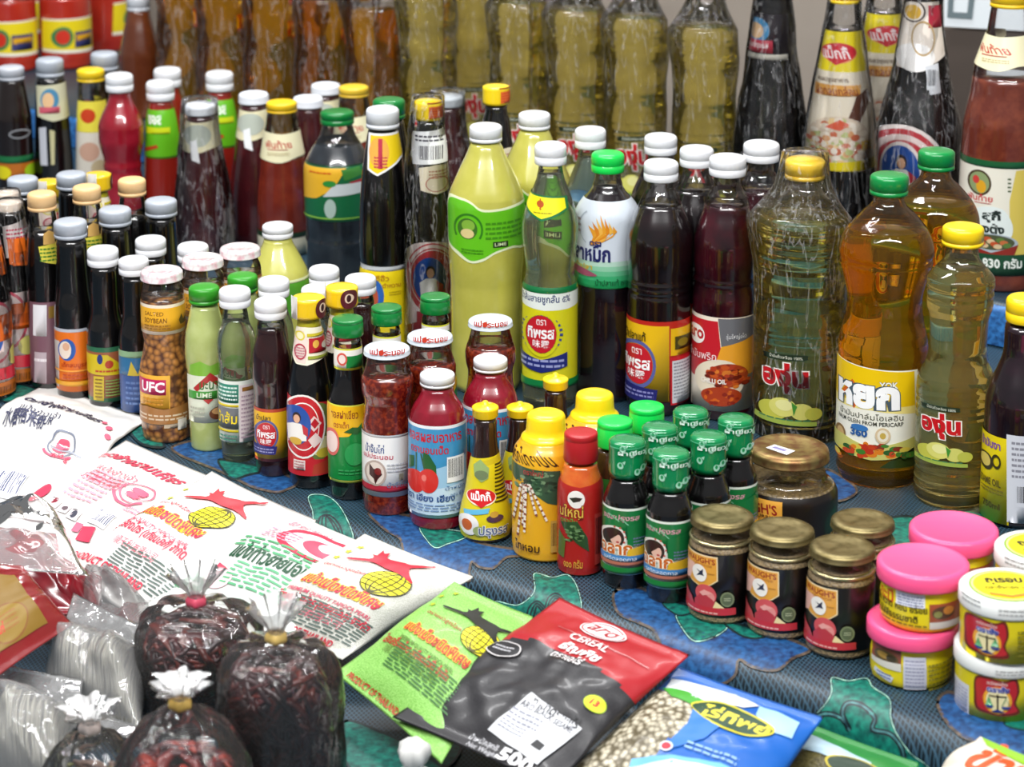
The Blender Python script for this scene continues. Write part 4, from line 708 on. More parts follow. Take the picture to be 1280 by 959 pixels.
fb.dup(826, 164.5, 'dark bottle with white cap directly behind the front tall fish sauce bottle', rot=.3); fb.dup(871, 179.5, 'dark bottle with white cap between the fish sauce and the chilli oil bottle', rot=-.4)
# chilli oil
co = Bot('chilli_oil_bottle', 'bottle', 'dark red chilli oil bottle with white cap and red, grey and yellow label', 903, 528, [(220, 16), (230, 16.5), (236, 19), (244, 25), (252, 27), (262, 29), (280, 35), (305, 39), (325, 39), (342, 37.5), (346, 39), (350, 37.5), (356, 38), (372, 40), (386, 39.5), (394, 38), (400, 39), (505, 39), (517, 37)], (254, sauce('1d030b', '3c0614', 26, 'red_oil')), (190, 224, 22.7, 'flip', WH), 'chilli oil bottles', flutes=[(340, 256, 10, .05, 1.6)], fine=1.6)
co.lab(('r', (850, 398, 960, 515), 'efe3cf'), ('p', [(850, 398), (898, 398), (903, 448), (850, 452)], 'c01e2a'), ('p', [(898, 398), (945, 398), (945, 420), (902, 433)], '6a6a6e'), ('p', [(902, 433), (945, 420), (945, 470), (890, 470)], 'e8a02a'), ('p', [(850, 450), (902, 446), (898, 462), (874, 472), (850, 472)], 'b82028'), ('e', 872, 417, 10, 12, 'f6f2ee'), ('t', 'aro', (864, 411, 881, 423), 'b8202c', .03), ('t', 'รุ่นใหญ่เผ็ด', (908, 417, 932, 425), 'e8e8e8', .0), ('e', 900, 476, 30, 26, 'e6d9c0'), ('e', 910, 470, 24, 15, 'a8401c'), *spots(80, 909, 471, 24, 14, 4, 2.2, ('c4521c', '8a2a12', 'd87a2a', 'b03a1a', '6a1c0c'), 4), ('t', 'CHILLI OIL', (878, 474, 908, 480), 'f6efe6', .03), ('t', 'น้ำมันพริก', (864, 438, 896, 449), 'f4dede', .0), ('t', '700', (888, 499, 900, 508), 'a8321c', .04), ('e', 902, 496, 24, 12, 'a83a18'), *spots(24, 902, 496, 22, 9, 3, 2, ('d0601c', '8a2412'), 5))
co.dup(952, 173, 'chilli oil bottle with white cap beside the bagged clear oil bottle', rot=.5)
# clear oil in a loose bag
OILC = oil('f2e27e', name='pale_oil'); OILG = oil('eeaa1c', name='golden_oil'); OILD = oil('f0b02c', name='dark_golden_oil')
def rings(y0, y1, n, r, d): return [(y0+(y1-y0)*i/(2*n), r-(d if i % 2 else 0)) for i in range(2*n+1)]
ao = Bot('clear_oil_bottle', 'bottle', 'tall bottle of clear pale oil in a loose plastic bag, yellow cap, front', 997, 556, [(226, 19), (232, 20), (240, 25), (255, 41), (268, 55), (276, 58), (282, 57)]+rings(286, 336, 5, 57.5, 1.6)+[(343, 58), (350, 56.5), (358, 54), (378, 53), (386, 56), (398, 57.5), (410, 56.5)]+rings(416, 440, 3, 56.5, 1.2)+[(450, 56), (500, 55.5)]+rings(506, 534, 3, 55, 1.2)+[(542, 52)], (262, OILC), (193, 228, 24.5, 'screw', plastic('f0c63a', .3, 'amber_cap', coat=.3)), 'clear oil bottles with red lettering', flutes=[(384, 352, 26, .02, 0)], fine=2.2)
def angun(b, X, Y, s, halo='f3ece4'):
    sh = [('p', spl([(X-30*s, Y-34*s), (X+22*s, Y-36*s), (X+26*s, Y-32*s), (X+22*s, Y-28*s), (X-30*s, Y-26*s), (X-34*s, Y-30*s)]), '22301e'), ('t', 'น้ำมันถั่วเหลือง 100%', (X-26*s, Y-34*s, X+20*s, Y-28.5*s), 'e9ecd8', 0), ('t', 'องุ่น', (X-35*s, Y-23*s, X+28*s, Y+22*s), 'c4161e', .05, halo)]
    sh += [('e', X+dx*s, Y+dy*s, rx*s, ry*s, c) for dx, dy, rx, ry, c in ((-22, 46, 20, 14, 'c3c24a'), (18, 48, 16, 12, 'd0cd6a'), (-8, 42, 19, 14, 'd8d470'), (-6, 39, 12, 8, 'e6e29a'), (34, 50, 12, 9, 'b8ba4a'))]
    sh += [('p', [(X+4*s, Y+34*s), (X+12*s, Y+40*s), (X+7*s, Y+54*s)], '3f8a2c'), ('p', [(X-46*s, Y+58*s), (X+38*s, Y+62*s), (X+38*s, Y+68*s), (X-46*s, Y+66*s)], '9cb04a'), ('l', (X-40*s, Y+58*s, X+30*s, Y+62*s), 1, '3e7a50')]
    b.print('printed_label', sh, off=.0012)
angun(ao, 987, 474, .85)
ao.wrap(WRAP, 190, 540, 1.03, 3, .18, .05, 1.0)
# golden palm oil
yo = Bot('golden_oil_bottle', 'bottle', 'waisted bottle of golden oil with green cap and yellow label, front', 1098, 613, [(245, 18), (251, 19), (256, 22), (264, 31), (275, 41), (290, 52), (304, 57), (315, 58), (320, 56), (325, 57), (332, 55), (350, 50), (372, 46), (385, 46.5), (400, 49), (420, 54), (432, 55.5), (440, 54.5), (448, 55.5), (456, 54.5), (465, 54), (562, 53), (572, 52), (578, 53.5), (590, 50)], (282, OILG), (212.7, 248, 23.3, 'screw', plastic('088840', .3, 'green_screw_cap', coat=.3)), 'golden oil bottles with green caps', flutes=[(424, 334, 3, .035, 1.2), (600, 574, 12, .03, 0)], fine=1.6)
yo.lab(('p', [(1040, 458), (1146, 466), (1146, 545), (1138, 562), (1118, 574), (1090, 577), (1040, 570)], 'f0eee0'), ('p', [(1040, 458), (1142, 467), (1142, 510), (1040, 506)], 'edc50e'), ('p', [(1040, 506), (1142, 510), (1142, 520), (1090, 514), (1040, 516)], 'f4e28a'), ('p', [(1068, 476), (1082, 492), (1070, 512), (1056, 494)], 'd8641a'), ('p', [(1068, 481), (1077, 492), (1070, 505), (1061, 494)], 'edc50e'), ('t', 'YOK', (1100, 478, 1122, 486), 'f4f4e8', .03, '6a5a1c'), ('t', 'หยก', (1052, 483, 1124, 513), 'ffffff', .06, '4a5a66'), ('t', 'น้ำมันปาล์มโอเลอิน', (1054, 518, 1128, 526), '4a4a3a', 0), ('t', 'PALM OLEIN FROM PERICARP', (1052, 528, 1128, 533), '3a3a30', .01), ('e', 1054, 542, 6, 10, '8a6a3c'), ('e', 1054, 542, 4, 7, 'caa870'), ('t', '360', (1066, 537, 1086, 547), '2a5a9a', .04), ('e', 1077, 536, 10, 4, '3a74b4'), ('e', 1104, 545, 9, 10, 'd8c09a'), ('e', 1104, 545, 6.5, 7.5, 'ece2cc'), ('e', 1104, 545, 3.5, 4, 'c9a94e'), ('p', [(1040, 552), (1058, 552), (1080, 558), (1110, 556), (1142, 548), (1140, 562), (1118, 573), (1090, 576), (1040, 570)], 'c8c46a'), *spots(46, 1092, 564, 46, 8, 5, 3.2, ('b8321c', '3f7a2a', 'd87a1c', '2c5a24', 'c4401c', 'd8c24a', '8a2a1c'), 6))
yo.lab(('p', [(1112, 574), (1150, 552), (1150, 585), (1100, 582)], '2a3a12'), name='label_back')
yo.dup(1171, 182.5, 'waisted golden oil bottle with green cap, half hidden behind its twin', rot=-.9)
# small clear oil
so = Bot('small_clear_oil_bottle', 'bottle', 'smaller bottle of clear pale oil with bright yellow cap, unwrapped', 1189, 642, [(309, 19), (316, 20), (322, 21), (330, 27), (340, 36), (347, 41), (356, 41.5), (360, 40), (366, 41), (370, 39.5), (376, 40.5), (384, 40), (392, 37), (402, 35.5), (430, 35), (450, 37.5), (464, 44), (476, 48), (488, 48.5)]+rings(494, 520, 3, 48.5, 1.4)+[(530, 48), (560, 48)]+rings(580, 612, 4, 47.5, 1.5)+[(620, 46), (628, 42)], (333, oil('ecd984', name='pale_oil_small')), (276, 312.5, 25.2, 'screw', YEL), None, flutes=[(455, 390, 24, .025, 0)], fine=2.2)
angun(so, 1181, 537, .72)
# sesame oil
se = Bot('sesame_oil_bottle', 'bottle', 'dark sesame oil bottle with yellow cap and yellow label at the right edge', 1270, 663, [(405, 24), (412, 25), (430, 25), (442, 26), (458, 31), (478, 39), (500, 44.5), (515, 45), (640, 45), (652, 43)], (None, sauce('120810', '200c18', 30, 'sesame_oil')), (364, 409, 25, 'flip', YEL), None)
se.lab(('r', (1215, 545, 1262, 653), 'e6cf14'), ('r', (1260, 545, 1320, 653), 'd2d4dc'), ('l', (1266, 552, 1300, 600), 7, '8a8a94'), ('b', (1270, 606, 1300, 634), 'd2d4dc'), ('t', 'น้ำมันงา', (1231, 551, 1253, 563), '7a4a9a', .03), ('e', 1235, 578, 9, 11, '3a3214'), ('e', 1235, 577, 6, 8, 'd8c060'), ('o', 1248, 580, 5.5, 9, 2, '3a3214'), ('t', 'SESAME OIL', (1228, 600, 1253, 609), '5a4a14', .02), ('l', (1230, 612, 1256, 620), 2, '7a6a20'), ('t', '750ml', (1232, 630, 1252, 638), '4a3c10', .02))

# wrapped oyster sauce with woman emblem
BLW = Bot('wrapped_oyster_bottle', 'bottle', 'plastic wrapped oyster sauce bottle with barcode tag and woman in blue oval', 538, 455, [(149, 14), (156, 14), (168, 17), (200, 21), (240, 25), (280, 28), (305, 29), (430, 29), (445, 28)], (None, BLK), (121.6, 152, 17.2, 'shrink', plastic('f0cf1e', .25, 'yellow_seal', coat=.6)), 'wrapped oyster sauce bottles')
BLW.print('cap_print', [('r', (534, 128, 556, 130), 'b8701c'), ('r', (536, 133, 558, 148), 'e0702a'), ('l', (537, 134, 557, 147), 4, 'd0402c')], BLW.capo, Rf=lambda z: BLW.rcap, off=.0002)
BLW.lab(('p', [(524, 210), (545, 206), (570, 210), (568, 238), (545, 243), (526, 238)], 'e9dfc6'), ('o', 546, 230, 14, 10, 1.2, 'b0483a'), ('l', (536, 212, 562, 224), 3, 'c08a70'), name='neck_label')
BLW.lab(('p', [(519, 166), (556, 160), (556, 204), (519, 206)], 'eef0f2'), ('l', (522, 168, 552, 178), 2, '4a4a56'), ('b', (524, 180, 552, 204), 'eef0f2', '3a3644'), name='barcode_tag', off=.003)
BLW.lab(('p', spl([(508, 330), (512, 312), (525, 304), (545, 303), (560, 308), (568, 325), (568, 420), (508, 420)], 4), 'ecdcd8'), ('e', 540, 348, 32, 44, 'c23a44'), ('o', 540, 348, 27, 36, 1, 'f0e0dc'), ('o', 540, 348, 30.5, 42, 3, 'f0dcd8', 3.6, 5.8), ('r', (508, 390, 572, 420), 'b93440'), *WOM(537, 350, 2.0), ('p', [(508, 372), (522, 384), (522, 400), (508, 410)], 'e8cfcc'))
BLW.wrap(WRAP, 119, 440, 1.10, 5, .3, .06, 1.0)
BLW.dup(620, 103.5, 'oyster sauce bottle with yellow sealed neck behind the white cap of the big lime bottle', skip=('plastic_wrap', 'barcode_tag'), rot=.3)
# dark soy, yellow labels
ds = Bot('dark_soy_bottle', 'bottle', 'tall black soy bottle with pale grey cap and yellow neck label', 482, 452, [(160, 17), (167, 19), (180, 21), (205, 25), (225, 27), (260, 29.5), (300, 30.5), (322, 30), (332, 29), (340, 30.5), (430, 30.5), (442, 29)], (None, BLK), (130.6, 163.5, 20.3, 'screw', plastic('d4d8de', .35, 'pale_grey_plastic')), 'black soy bottles')
ds.lab(('p', [(462, 167), (512, 166), (514, 196), (500, 202), (486, 213), (472, 221), (460, 214)], 'e9e9ea'), ('p', [(464, 170), (511, 169), (512, 194), (499, 199), (486, 210), (472, 218), (462, 212)], 'e6c81a'), ('e', 474, 192, 12, 20, 'e6a84a'), ('r', (473, 174, 478, 212), 'b8344a'), ('l', (468, 196, 484, 212), 4, 'b82a4a'), ('l', (502, 172, 510, 190), 3, 'a08a1a'), name='neck_label')
ds.lab(('r', (445, 336, 520, 342), 'd0d4da'), ('r', (445, 342, 520, 440), 'e6cc14'), ('e', 466, 372, 14, 22, '2f62b0'), ('e', 462, 374, 11, 18, 'b5543a'), ('t', 'ซีอิ๊ว', (470, 346, 486, 354), 'b07a1a', .02), ('t', 'ดำหวาน', (478, 356, 500, 362), 'b07a1a', .02), ('l', (486, 366, 500, 372), 2, 'b09a14'))
ds.dup(486, 119.5, 'dark green capped bottle right behind the pale grey cap', skip=('neck_label', 'label'))
# black sauce with green cap, clear shoulders
gb = Bot('seasoning_sauce_bottle', 'bottle', 'wide dark sauce bottle with green cap and green vegetable label, left centre', 425, 365, [(155, 18), (161, 20), (168, 22), (180, 29), (194, 37), (206, 41.5), (216, 42), (285, 41.5), (292, 41), (296, 42), (300, 41), (330, 41), (352, 40)], (178, sauce('1c2026', '2a3036', 30, 'clear_black_sauce')), (134, 159, 20.8, 'flip', GRN), None, flutes=[(345, 300, 10, .03, 0)])
gb.lab(('r', (378, 207, 470, 278), '17633c'), ('r', (378, 207, 470, 209), '10301c'), ('p', [(378, 209), (432, 209), (416, 236), (396, 248), (378, 252)], 'e5b02c'), ('p', [(426, 212), (448, 209), (452, 220), (430, 226)], '3a7a34'), ('p', [(436, 226), (462, 220), (466, 230), (440, 234)], 'a02838'), ('p', [(418, 230), (470, 228), (470, 240), (404, 246)], 'c9d0d2'), ('l', (388, 214, 414, 218), 1, 'c8501c'), ('e', 412, 230, 8, 4, '2f8a3a'), ('r', (378, 273, 470, 275), '8ac04a'), ('e', 413, 261, 7, 12, 'a9bdb4'), name='label')
# brown dipping sauce
bs = Bot('dipping_sauce_bottle', 'bottle', 'reddish brown sauce bottle with ribbed yellow cap and cream neck label', 356, 322, [(139, 17), (144, 18.5), (155, 20), (166, 22), (185, 26), (203, 28), (215, 29), (235, 31.5), (260, 33), (300, 33), (312, 32)], (195, sauce('6a2318', '7d2e1c', 40, 'brown_dip')), (123, 143, 19, 'screw', plastic('ecc21c', .4, 'yellow_cap'),), 'brown dipping sauce bottles', body_mat=None)
CREAM = lambda u, y0, y1, s: [('p', spl([(u-40*s, y0), (u, y0+1), (u+40*s, y0), (u+44*s, y1-8*s), (u+20*s, y1-4*s), (u, y1+2*s), (u-20*s, y1), (u-44*s, y1-8*s)], 3), 'e8e2bc'), ('t', 'พันท้าย', (u-20*s, y0+9*s, u+14*s, y0+20*s), 'b8322c', .02), ('r', (u-18*s, y0+21*s, u+8*s, y0+22.2*s), 'b8322c'), ('l', (u-18*s, y0+25*s, u+10*s, y0+30*s), 2, 'b8a878')]
bs.lab(*CREAM(352, 167, 202, .95), name='neck_label')
bs.lab(('r', (315, 292, 400, 300), '1d3a24'), ('r', (315, 299, 400, 320), 'dcd8c0'), name='label')
# wrapped purple red sauce
ws = Bot('wrapped_sauce_bottle', 'bottle', 'plastic wrapped dark red sauce bottle with white cap and cream neck label', 256, 325, [(142, 16), (150, 18), (165, 20), (190, 24), (220, 29), (250, 33), (275, 35), (305, 35), (315, 34)], (None, sauce('3a0e14', '4a1418', 40, 'dark_red_sauce')), (125.6, 146, 19, 'lid', plastic('dfe3ea', .35, 'white_lid')), 'wrapped dark red sauce bottles')
ws.lab(*CREAM(247, 153, 190, .9), ('e', 247, 170, 16, 14, 'b8c0b4'), ('p', [(238, 178), (246, 174), (250, 204), (240, 200)], 'eef0f2'), name='neck_label')
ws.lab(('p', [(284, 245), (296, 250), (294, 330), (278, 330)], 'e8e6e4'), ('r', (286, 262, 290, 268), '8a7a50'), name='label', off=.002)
ws.wrap(WRAP, 123, 320, 1.10, 9, .2, .08)
ws.dup(317, 112.5, 'dark red sauce bottle with white lid just behind the ribbed yellow cap', skip=('plastic_wrap', 'label')); ws.dup(385, 117.5, 'pale lidded bottle between the ribbed yellow cap and the green cap', skip=('plastic_wrap', 'label', 'neck_label')); ws.dup(407, 101.5, 'white lidded bottle farther back before the dark golden oil', skip=('plastic_wrap', 'label'))
bs.dup(442, 104, 'brown sauce bottle with yellow cap behind the wide green capped bottle')
ws.dup(560, 115.5, 'grey lidded wrapped bottle behind the barcode tagged bottle', skip=('label', 'neck_label'))
# ketchup with green label
kt = Bot('ketchup_bottle', 'bottle', 'red ketchup bottle with white cap and lime green label', 206, 285, [(125, 14), (133, 15), (140, 17), (165, 20.5), (200, 22.5), (240, 24), (272, 24), (278, 23)], (None, sauce('8c2016', name='ketchup')), (98, 128, 17.5, 'flip', WH), 'ketchup bottles with green labels')
kt.lab(('r', (174, 138, 232, 199), '63b41c'), ('t', 'ซอส', (186, 144, 204, 156), 'f0f6ea', .04), ('r', (184, 160, 212, 168), 'c8d41c'), ('p', [(178, 188), (196, 180), (198, 184), (180, 192)], 'b8401c'), name='label')
kt.dup(274, 86.5, 'ketchup bottle with white cap and green label behind the wrapped dark red bottle', rot=.4); kt.dup(209, 82, 'white capped ketchup bottle directly behind the lime green label', skip=('label',))
# bulbous red sauce
rb = Bot('bulbous_sauce_bottle', 'bottle', 'bulbous crimson sauce bottle with white cap at upper left', 156, 290, [(112, 13), (120, 13.5), (128, 16), (142, 23), (158, 28), (174, 28), (188, 25), (200, 22.5), (206, 23.5), (212, 22.5), (225, 25), (250, 26), (275, 26), (282, 25)], (None, sauce('8a0f20', '951a2c', 40, 'crimson_sauce')), (89, 117, 17, 'flip', WH), None, flutes=[(195, 135, 8, .03, 1.5)])
# pale seasoning bottle
mb = Bot('slim_seasoning_bottle', 'bottle', 'slim seasoning bottle with yellow cap and pale yellow label at upper left', 120, 262, [(100, 14), (106, 16), (125, 17), (140, 18.5), (165, 20), (210, 22), (250, 23), (256, 22)], (128, sauce('c9bda6', name='pale_sauce')), (83, 104, 17, 'screw', plastic('e8c41e', .35, 'yellow_cap')), None)
mb.lab(('r', (90, 127, 150, 166), 'e6d84a'), ('e', 110, 145, 9, 9, 'c8401c'), ('r', (90, 166, 150, 250), 'd9d2c4'), ('e', 112, 190, 12, 12, 'c9a08a'), ('e', 124, 210, 10, 10, 'bfae8a'), name='label')
# two black bottles, top left
kb = Bot('black_sauce_bottle', 'bottle', 'black sauce bottle with grey cap and round neck emblem at upper left', 70, 262, [(95, 16), (102, 18), (112, 19), (150, 21), (200, 23.5), (248, 24), (255, 23)], (None, BLK), (70, 98, 17, 'screw', GRY), 'black sauce bottles with grey caps at upper left')
kb.lab(('p', [(46, 108), (86, 104), (90, 148), (66, 152), (48, 146)], 'c8c6a8'), ('e', 62, 125, 11, 14, '4a86a8'), ('e', 60, 126, 7, 10, 'e0b88a'), ('r', (50, 134, 74, 142), 'c85a6a'), name='neck_label')
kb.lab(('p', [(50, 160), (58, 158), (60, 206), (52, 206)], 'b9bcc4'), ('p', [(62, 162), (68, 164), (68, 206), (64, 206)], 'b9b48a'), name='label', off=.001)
kc = Bot('dark_sauce_bottle', 'bottle', 'dark sauce bottle with pale cap and green and yellow label at the left edge', 22, 265, [(98, 15), (105, 16), (125, 19), (150, 22.5), (195, 23), (250, 23), (257, 22)], (None, sauce('160c0a', name='dark_brown_sauce')), (80, 102, 16, 'screw', plastic('b8bcc4', .35, 'pale_plastic')), None)
kc.lab(('r', (-10, 196, 50, 205), '1d6a3c'), ('r', (-10, 205, 50, 226), 'b0641c'), ('e', 4, 215, 10, 8, 'd8cc1c'), ('e', 38, 213, 8, 8, '9ac01c'), ('e', 24, 168, 13, 6, '8a8c90'), ('e', 24, 168, 11, 4, '120a0a'), name='label')
kb.dup(130, 62.5, 'black bottle with grey cap between the red pair and the crimson bottle', skip=('neck_label', 'label'), group='black sauce bottles with grey caps at upper left')
# dark bottles on the left
b37 = Bot('dark_seasoning_bottle', 'bottle', 'black bottle with grey cap and orange label with blue oval emblem, front left', 97, 502, [(297, 17), (304, 18.5), (320, 19), (360, 21), (385, 24), (398, 24.5), (412, 24.5), (490, 24.5), (496, 23.5)], (None, BLK), (270.6, 301, 20.3, 'screw', GRY), 'black bottles with grey caps')
b37.lab(('r', (66, 412, 126, 417), 'b8bcc6'), ('r', (66, 416, 126, 490), 'e0701a'), ('r', (60, 420, 75, 478), 'cfc6c0'), ('e', 84, 437, 10.5, 13.5, '2a58a6'), ('e', 82, 437, 7, 11, 'e8d8c8'), ('e', 83, 433, 4, 5, 'd8a88a'), ('t', 'เด็กสมบูรณ์', (78, 453, 110, 461), 'b0380f', .02), ('r', (70, 463, 126, 465), 'f0a03a'), ('r', (66, 477, 126, 483), 'd89a1c'), ('l', (80, 467, 112, 475), 2, 'b8440f'))
b37.dup(143.5, 255.5, 'black bottle with grey cap standing behind the white capped black bottle'); b37.dup(201, 244.5, 'black bottle with grey cap next to the ketchup and purple red bottles')
b38 = Bot('white_cap_soy_bottle', 'bottle', 'black soy bottle with white cap and brown, yellow and green label', 136, 512, [(332, 16), (340, 17), (350, 17.5), (378, 17.5), (388, 18), (396, 19.5), (408, 23), (420, 24), (435, 24), (500, 24), (506, 23)], (None, BLK), (305, 336, 19.3, 'flip', WH), 'black soy bottles with white caps')
b38.lab(('r', (105, 435, 166, 503), '2f6a4a'), ('r', (105, 441, 166, 498), '9a5a3a'), ('p', [(105, 444), (134, 444), (148, 456), (153, 470), (105, 468)], 'd0b81c'), ('e', 125, 449, 3.4, 6, '2a3a7a'), ('e', 136, 456, 5, 5, 'b03a1c'), ('l', (120, 462, 150, 467), 1, 'b8461c'), ('r', (118, 470, 130, 500), 'c9b02a'), ('l', (120, 472, 128, 498), 6, '7a5a1c'), ('l', (132, 474, 152, 496), 6, '7a9a4a'))
b4 = Bot('white_cap_soy_bottle', 'bottle', 'slim black soy bottle with white cap and blue label left of the bean jar', 174, 522, [(345, 15), (350, 15.5), (388, 16), (402, 18), (416, 21), (426, 22), (510, 22), (516, 21)], (None, BLK), (318, 347, 18.5, 'flip', WH), 'black soy bottles with white caps')
b4.lab(('r', (146, 440, 202, 516), '33528f'), ('r', (146, 440, 202, 448), '8fb48a'), ('r', (146, 448, 202, 470), '2f6f9c'), ('p', [(160, 470), (164, 452), (172, 468), (178, 452), (184, 470)], 'd0b83a'), ('l', (158, 476, 190, 508), 5, '5f7cb4'))
b38.dup(188, 292.5, 'black bottle with white cap, the higher of two left of the bean jar', skip=('label',)); b38.dup(241, 300.5, 'black bottle with white cap behind the first two bean jars', skip=('label',))
# beige capped soy
b36 = Bot('beige_cap_soy_bottle', 'bottle', 'tall black soy bottle with beige cap and mauve lower label at far left', 63, 490, [(262, 15), (268, 16), (280, 17.5), (300, 20), (330, 22.5), (370, 23.5), (384, 23.5), (478, 23), (484, 22)], (288, BLK), (236.5, 266, 17.5, 'screw', BEI), 'black soy bottles with beige caps')
b36.lab(('p', [(48, 307), (70, 303), (82, 308), (84, 326), (76, 334), (52, 326)], 'd8cc4a'), ('l', (50, 309, 80, 328), 4, '3f7a2a'), ('p', [(54, 292), (60, 288), (66, 292), (68, 306), (54, 306)], 'c9a05a'), name='neck_label')
b36.lab(('r', (38, 378, 92, 480), '7a5460'), ('r', (42, 381, 58, 420), 'e6e4e8'), ('r', (60, 381, 92, 396), '8a6a2a'), ('r', (44, 440, 58, 478), 'b8a8b0'), ('l', (44, 446, 58, 454), 1, 'f0eaee'), ('r', (74, 430, 82, 478), 'c8b8b8'), ('l', (75, 432, 81, 476), 6, '5a4a50'))
b36.dup(108, 228.5, 'black soy bottle with beige cap directly behind the first grey capped bottle'); b36.dup(164.6, 219.5, 'black soy bottle with beige cap below the bulbous crimson bottle', rot=2.2)
for (u_, y_, l_) in ((60, 222, 'oyster bottle with yellow sealed neck behind the tall beige cap at far left'), (122, 213, 'oyster bottle with yellow sealed neck between two beige caps')):
    oy.dup(u_, y_, l_, rot=.6, group='yellow sealed necks at far left')
b37.dup(28, 217.5, 'bottle with pale grey cap at far left above the orange wrapped packs', skip=('label',), group='black bottles with grey caps'); b37.dup(89, 212, 'bottle with pale grey cap between the two yellow sealed necks at far left', skip=('label',), group='black bottles with grey caps')

# wrapped orange packs at the left edge
pk = Bot('wrapped_sauce_pack', 'bottle', 'plastic wrapped oyster sauce bottle with orange barcode sticker at left edge', 22, 484, [(262, 15), (275, 17), (300, 22), (340, 26), (370, 28), (470, 28), (476, 27)], (None, BLK), (248, 270, 15, 'shrink', plastic('e8d8c8', .3, 'pale_seal', coat=.4)), 'wrapped sauce bottles at the left edge')
pk.lab(('p', [(4, 282), (30, 274), (40, 300), (36, 322), (8, 322)], 'e8dcd8'), ('l', (8, 285, 34, 300), 3, 'c83a5a'), ('p', [(9, 298), (34, 298), (40, 338), (12, 330)], 'e06a1c'), ('b', (16, 314, 36, 332), 'd8621a', '6a2a10'), name='neck_label', off=.001)
pk.lab(('r', (-12, 366, 60, 478), 'e8d4d0'), ('o', 4, 400, 30, 38, 3, 'd0566a'), ('e', -4, 400, 20, 28, '2f5aa8'), ('e', -8, 402, 10, 16, 'e8d8d0'), ('r', (10, 380, 36, 412), 'd8641a'), ('b', (14, 392, 34, 408), 'cf5c18', '6a2a10'), ('e', 34, 432, 12, 12, 'c8c06a'), ('p', [(6, 444), (48, 446), (48, 462), (6, 458)], 'c8283a'), ('r', (4, 462, 44, 478), 'b8641c'), ('b', (8, 466, 40, 478), 'b8641c', '5a3010'), off=.001)
pk.wrap(WRAP, 250, 476, 1.09, 15, .1, .08)
pk.dup(8, 236, 'plastic wrapped bottle with orange label above the front wrapped one at left edge', rot=.5)
pk.dup(-24, 262, 'plastic wrapped sauce bottle cut by the left picture edge', rot=.8)

# ------------------------------------------------------------------ back row on the riser
for u_, yb_, l_ in ((536, 217, 'leftmost of the clear oil bottles in bags on the riser'), (594, 200, 'clear oil bottle in a bag behind the gap left of the big lime bottle'), (650, 243, 'bagged clear oil bottle rising behind the two big lime bottles'), (720, 257, 'bagged clear oil bottle behind the white vinegar cap and bright green cap'), (793, 271, 'bagged clear oil bottle with red lettering visible beside the bright green cap'), (878, 288, 'rightmost bagged clear oil bottle beside the wrapped black bottle')):
    r_ = ao.dup(u_, 0, l_, rot=.25, h0=STEPZ, yb=yb_, group='bagged clear oil bottles on the riser'); r_.scale = (.86, .86, 1.13); REG[-1]['r'] *= .86; REG[-1]['H'] *= 1.13
# dark golden oil in bags
go = Bot('bagged_golden_oil_bottle', 'bottle', 'bagged dark golden oil bottle beside the clear ones, rightmost of the golden row', 472, 208, [(-66, 16), (-60, 18), (-50, 22), (-30, 33), (-8, 38), (8, 39), (14, 37.5), (20, 39), (30, 37), (50, 34), (70, 34), (90, 37), (110, 38.5), (150, 38), (190, 37)], (8, OILD), (-95, -63, 19, 'screw', YEL), 'bagged dark golden oil bottles', h0=STEPZ, flutes=[(60, 20, 9, .04, 1.5), (110, 70, 12, .03, .5)])
go.wrap(WRAP, -92, 190, 1.06, 21, .2, .06)
for u_, yb_, l_ in ((408, 194, 'bagged dark golden oil bottle behind the white and yellow lids'), (345, 181, 'bagged dark golden oil bottle behind the ribbed yellow cap'), (286, 169, 'bagged dark golden oil bottle behind the white lidded bottles'), (236, 158, 'leftmost bagged dark golden oil bottle, behind the ketchup caps'), (440, 168, 'dark golden oil bottle in the second rank of the golden row')):
    go.dup(u_, 0, l_, h0=STEPZ, yb=yb_, rot=u_*.1)
br = Bot('brown_sauce_bottle', 'bottle', 'tall blurred brown bottle with white cap at the top left', 178, 150, [(12, 14), (20, 15), (40, 20), (70, 25), (100, 25), (140, 25)], (None, sauce('5a2a14', '6a361a', 20, 'brown_liquid')), (-8, 15, 14.5, 'screw', plastic('ccd0d6', .3)), None, h0=STEPZ)
rw = Bot('large_red_sauce_bottle', 'bottle', 'wide red sauce bottle with yellow label, left of the pair at top left', 16, 92, [(-60, 16), (-50, 18), (-30, 28), (-10, 31), (10, 32), (70, 32), (80, 31)], (-2, sauce('a82a1c', 'b4341f', 20, 'orange_red_sauce')), (-90, -58, 18, 'screw', WH), 'large red sauce bottles with yellow labels', h0=STEPZ)
rw.lab(('p', [(-20, 28), (48, 27), (48, 72), (-20, 70)], 'ece8d8'), ('p', [(-20, 30), (46, 29), (46, 68), (-20, 66)], 'e2cc1c'), ('e', 0, 50, 12, 13, '2f7a4a'), ('e', 0, 50, 8, 9, 'c8301c'), ('r', (14, 44, 40, 64), '3a3a6a'), ('r', (16, 48, 38, 55), 'd8a01c'), name='label')
rw.dup(84, 0, 'wide red sauce bottle with yellow label, right of the pair at top left', h0=STEPZ, yb=88, rot=.35); rw.dup(132, 0, 'red sauce bottle between the labelled pair and the brown bottle', h0=STEPZ, yb=66, rot=1.8); rw.dup(50, 0, 'red sauce bottle in the second rank at top left', h0=STEPZ, yb=62, rot=1.0)
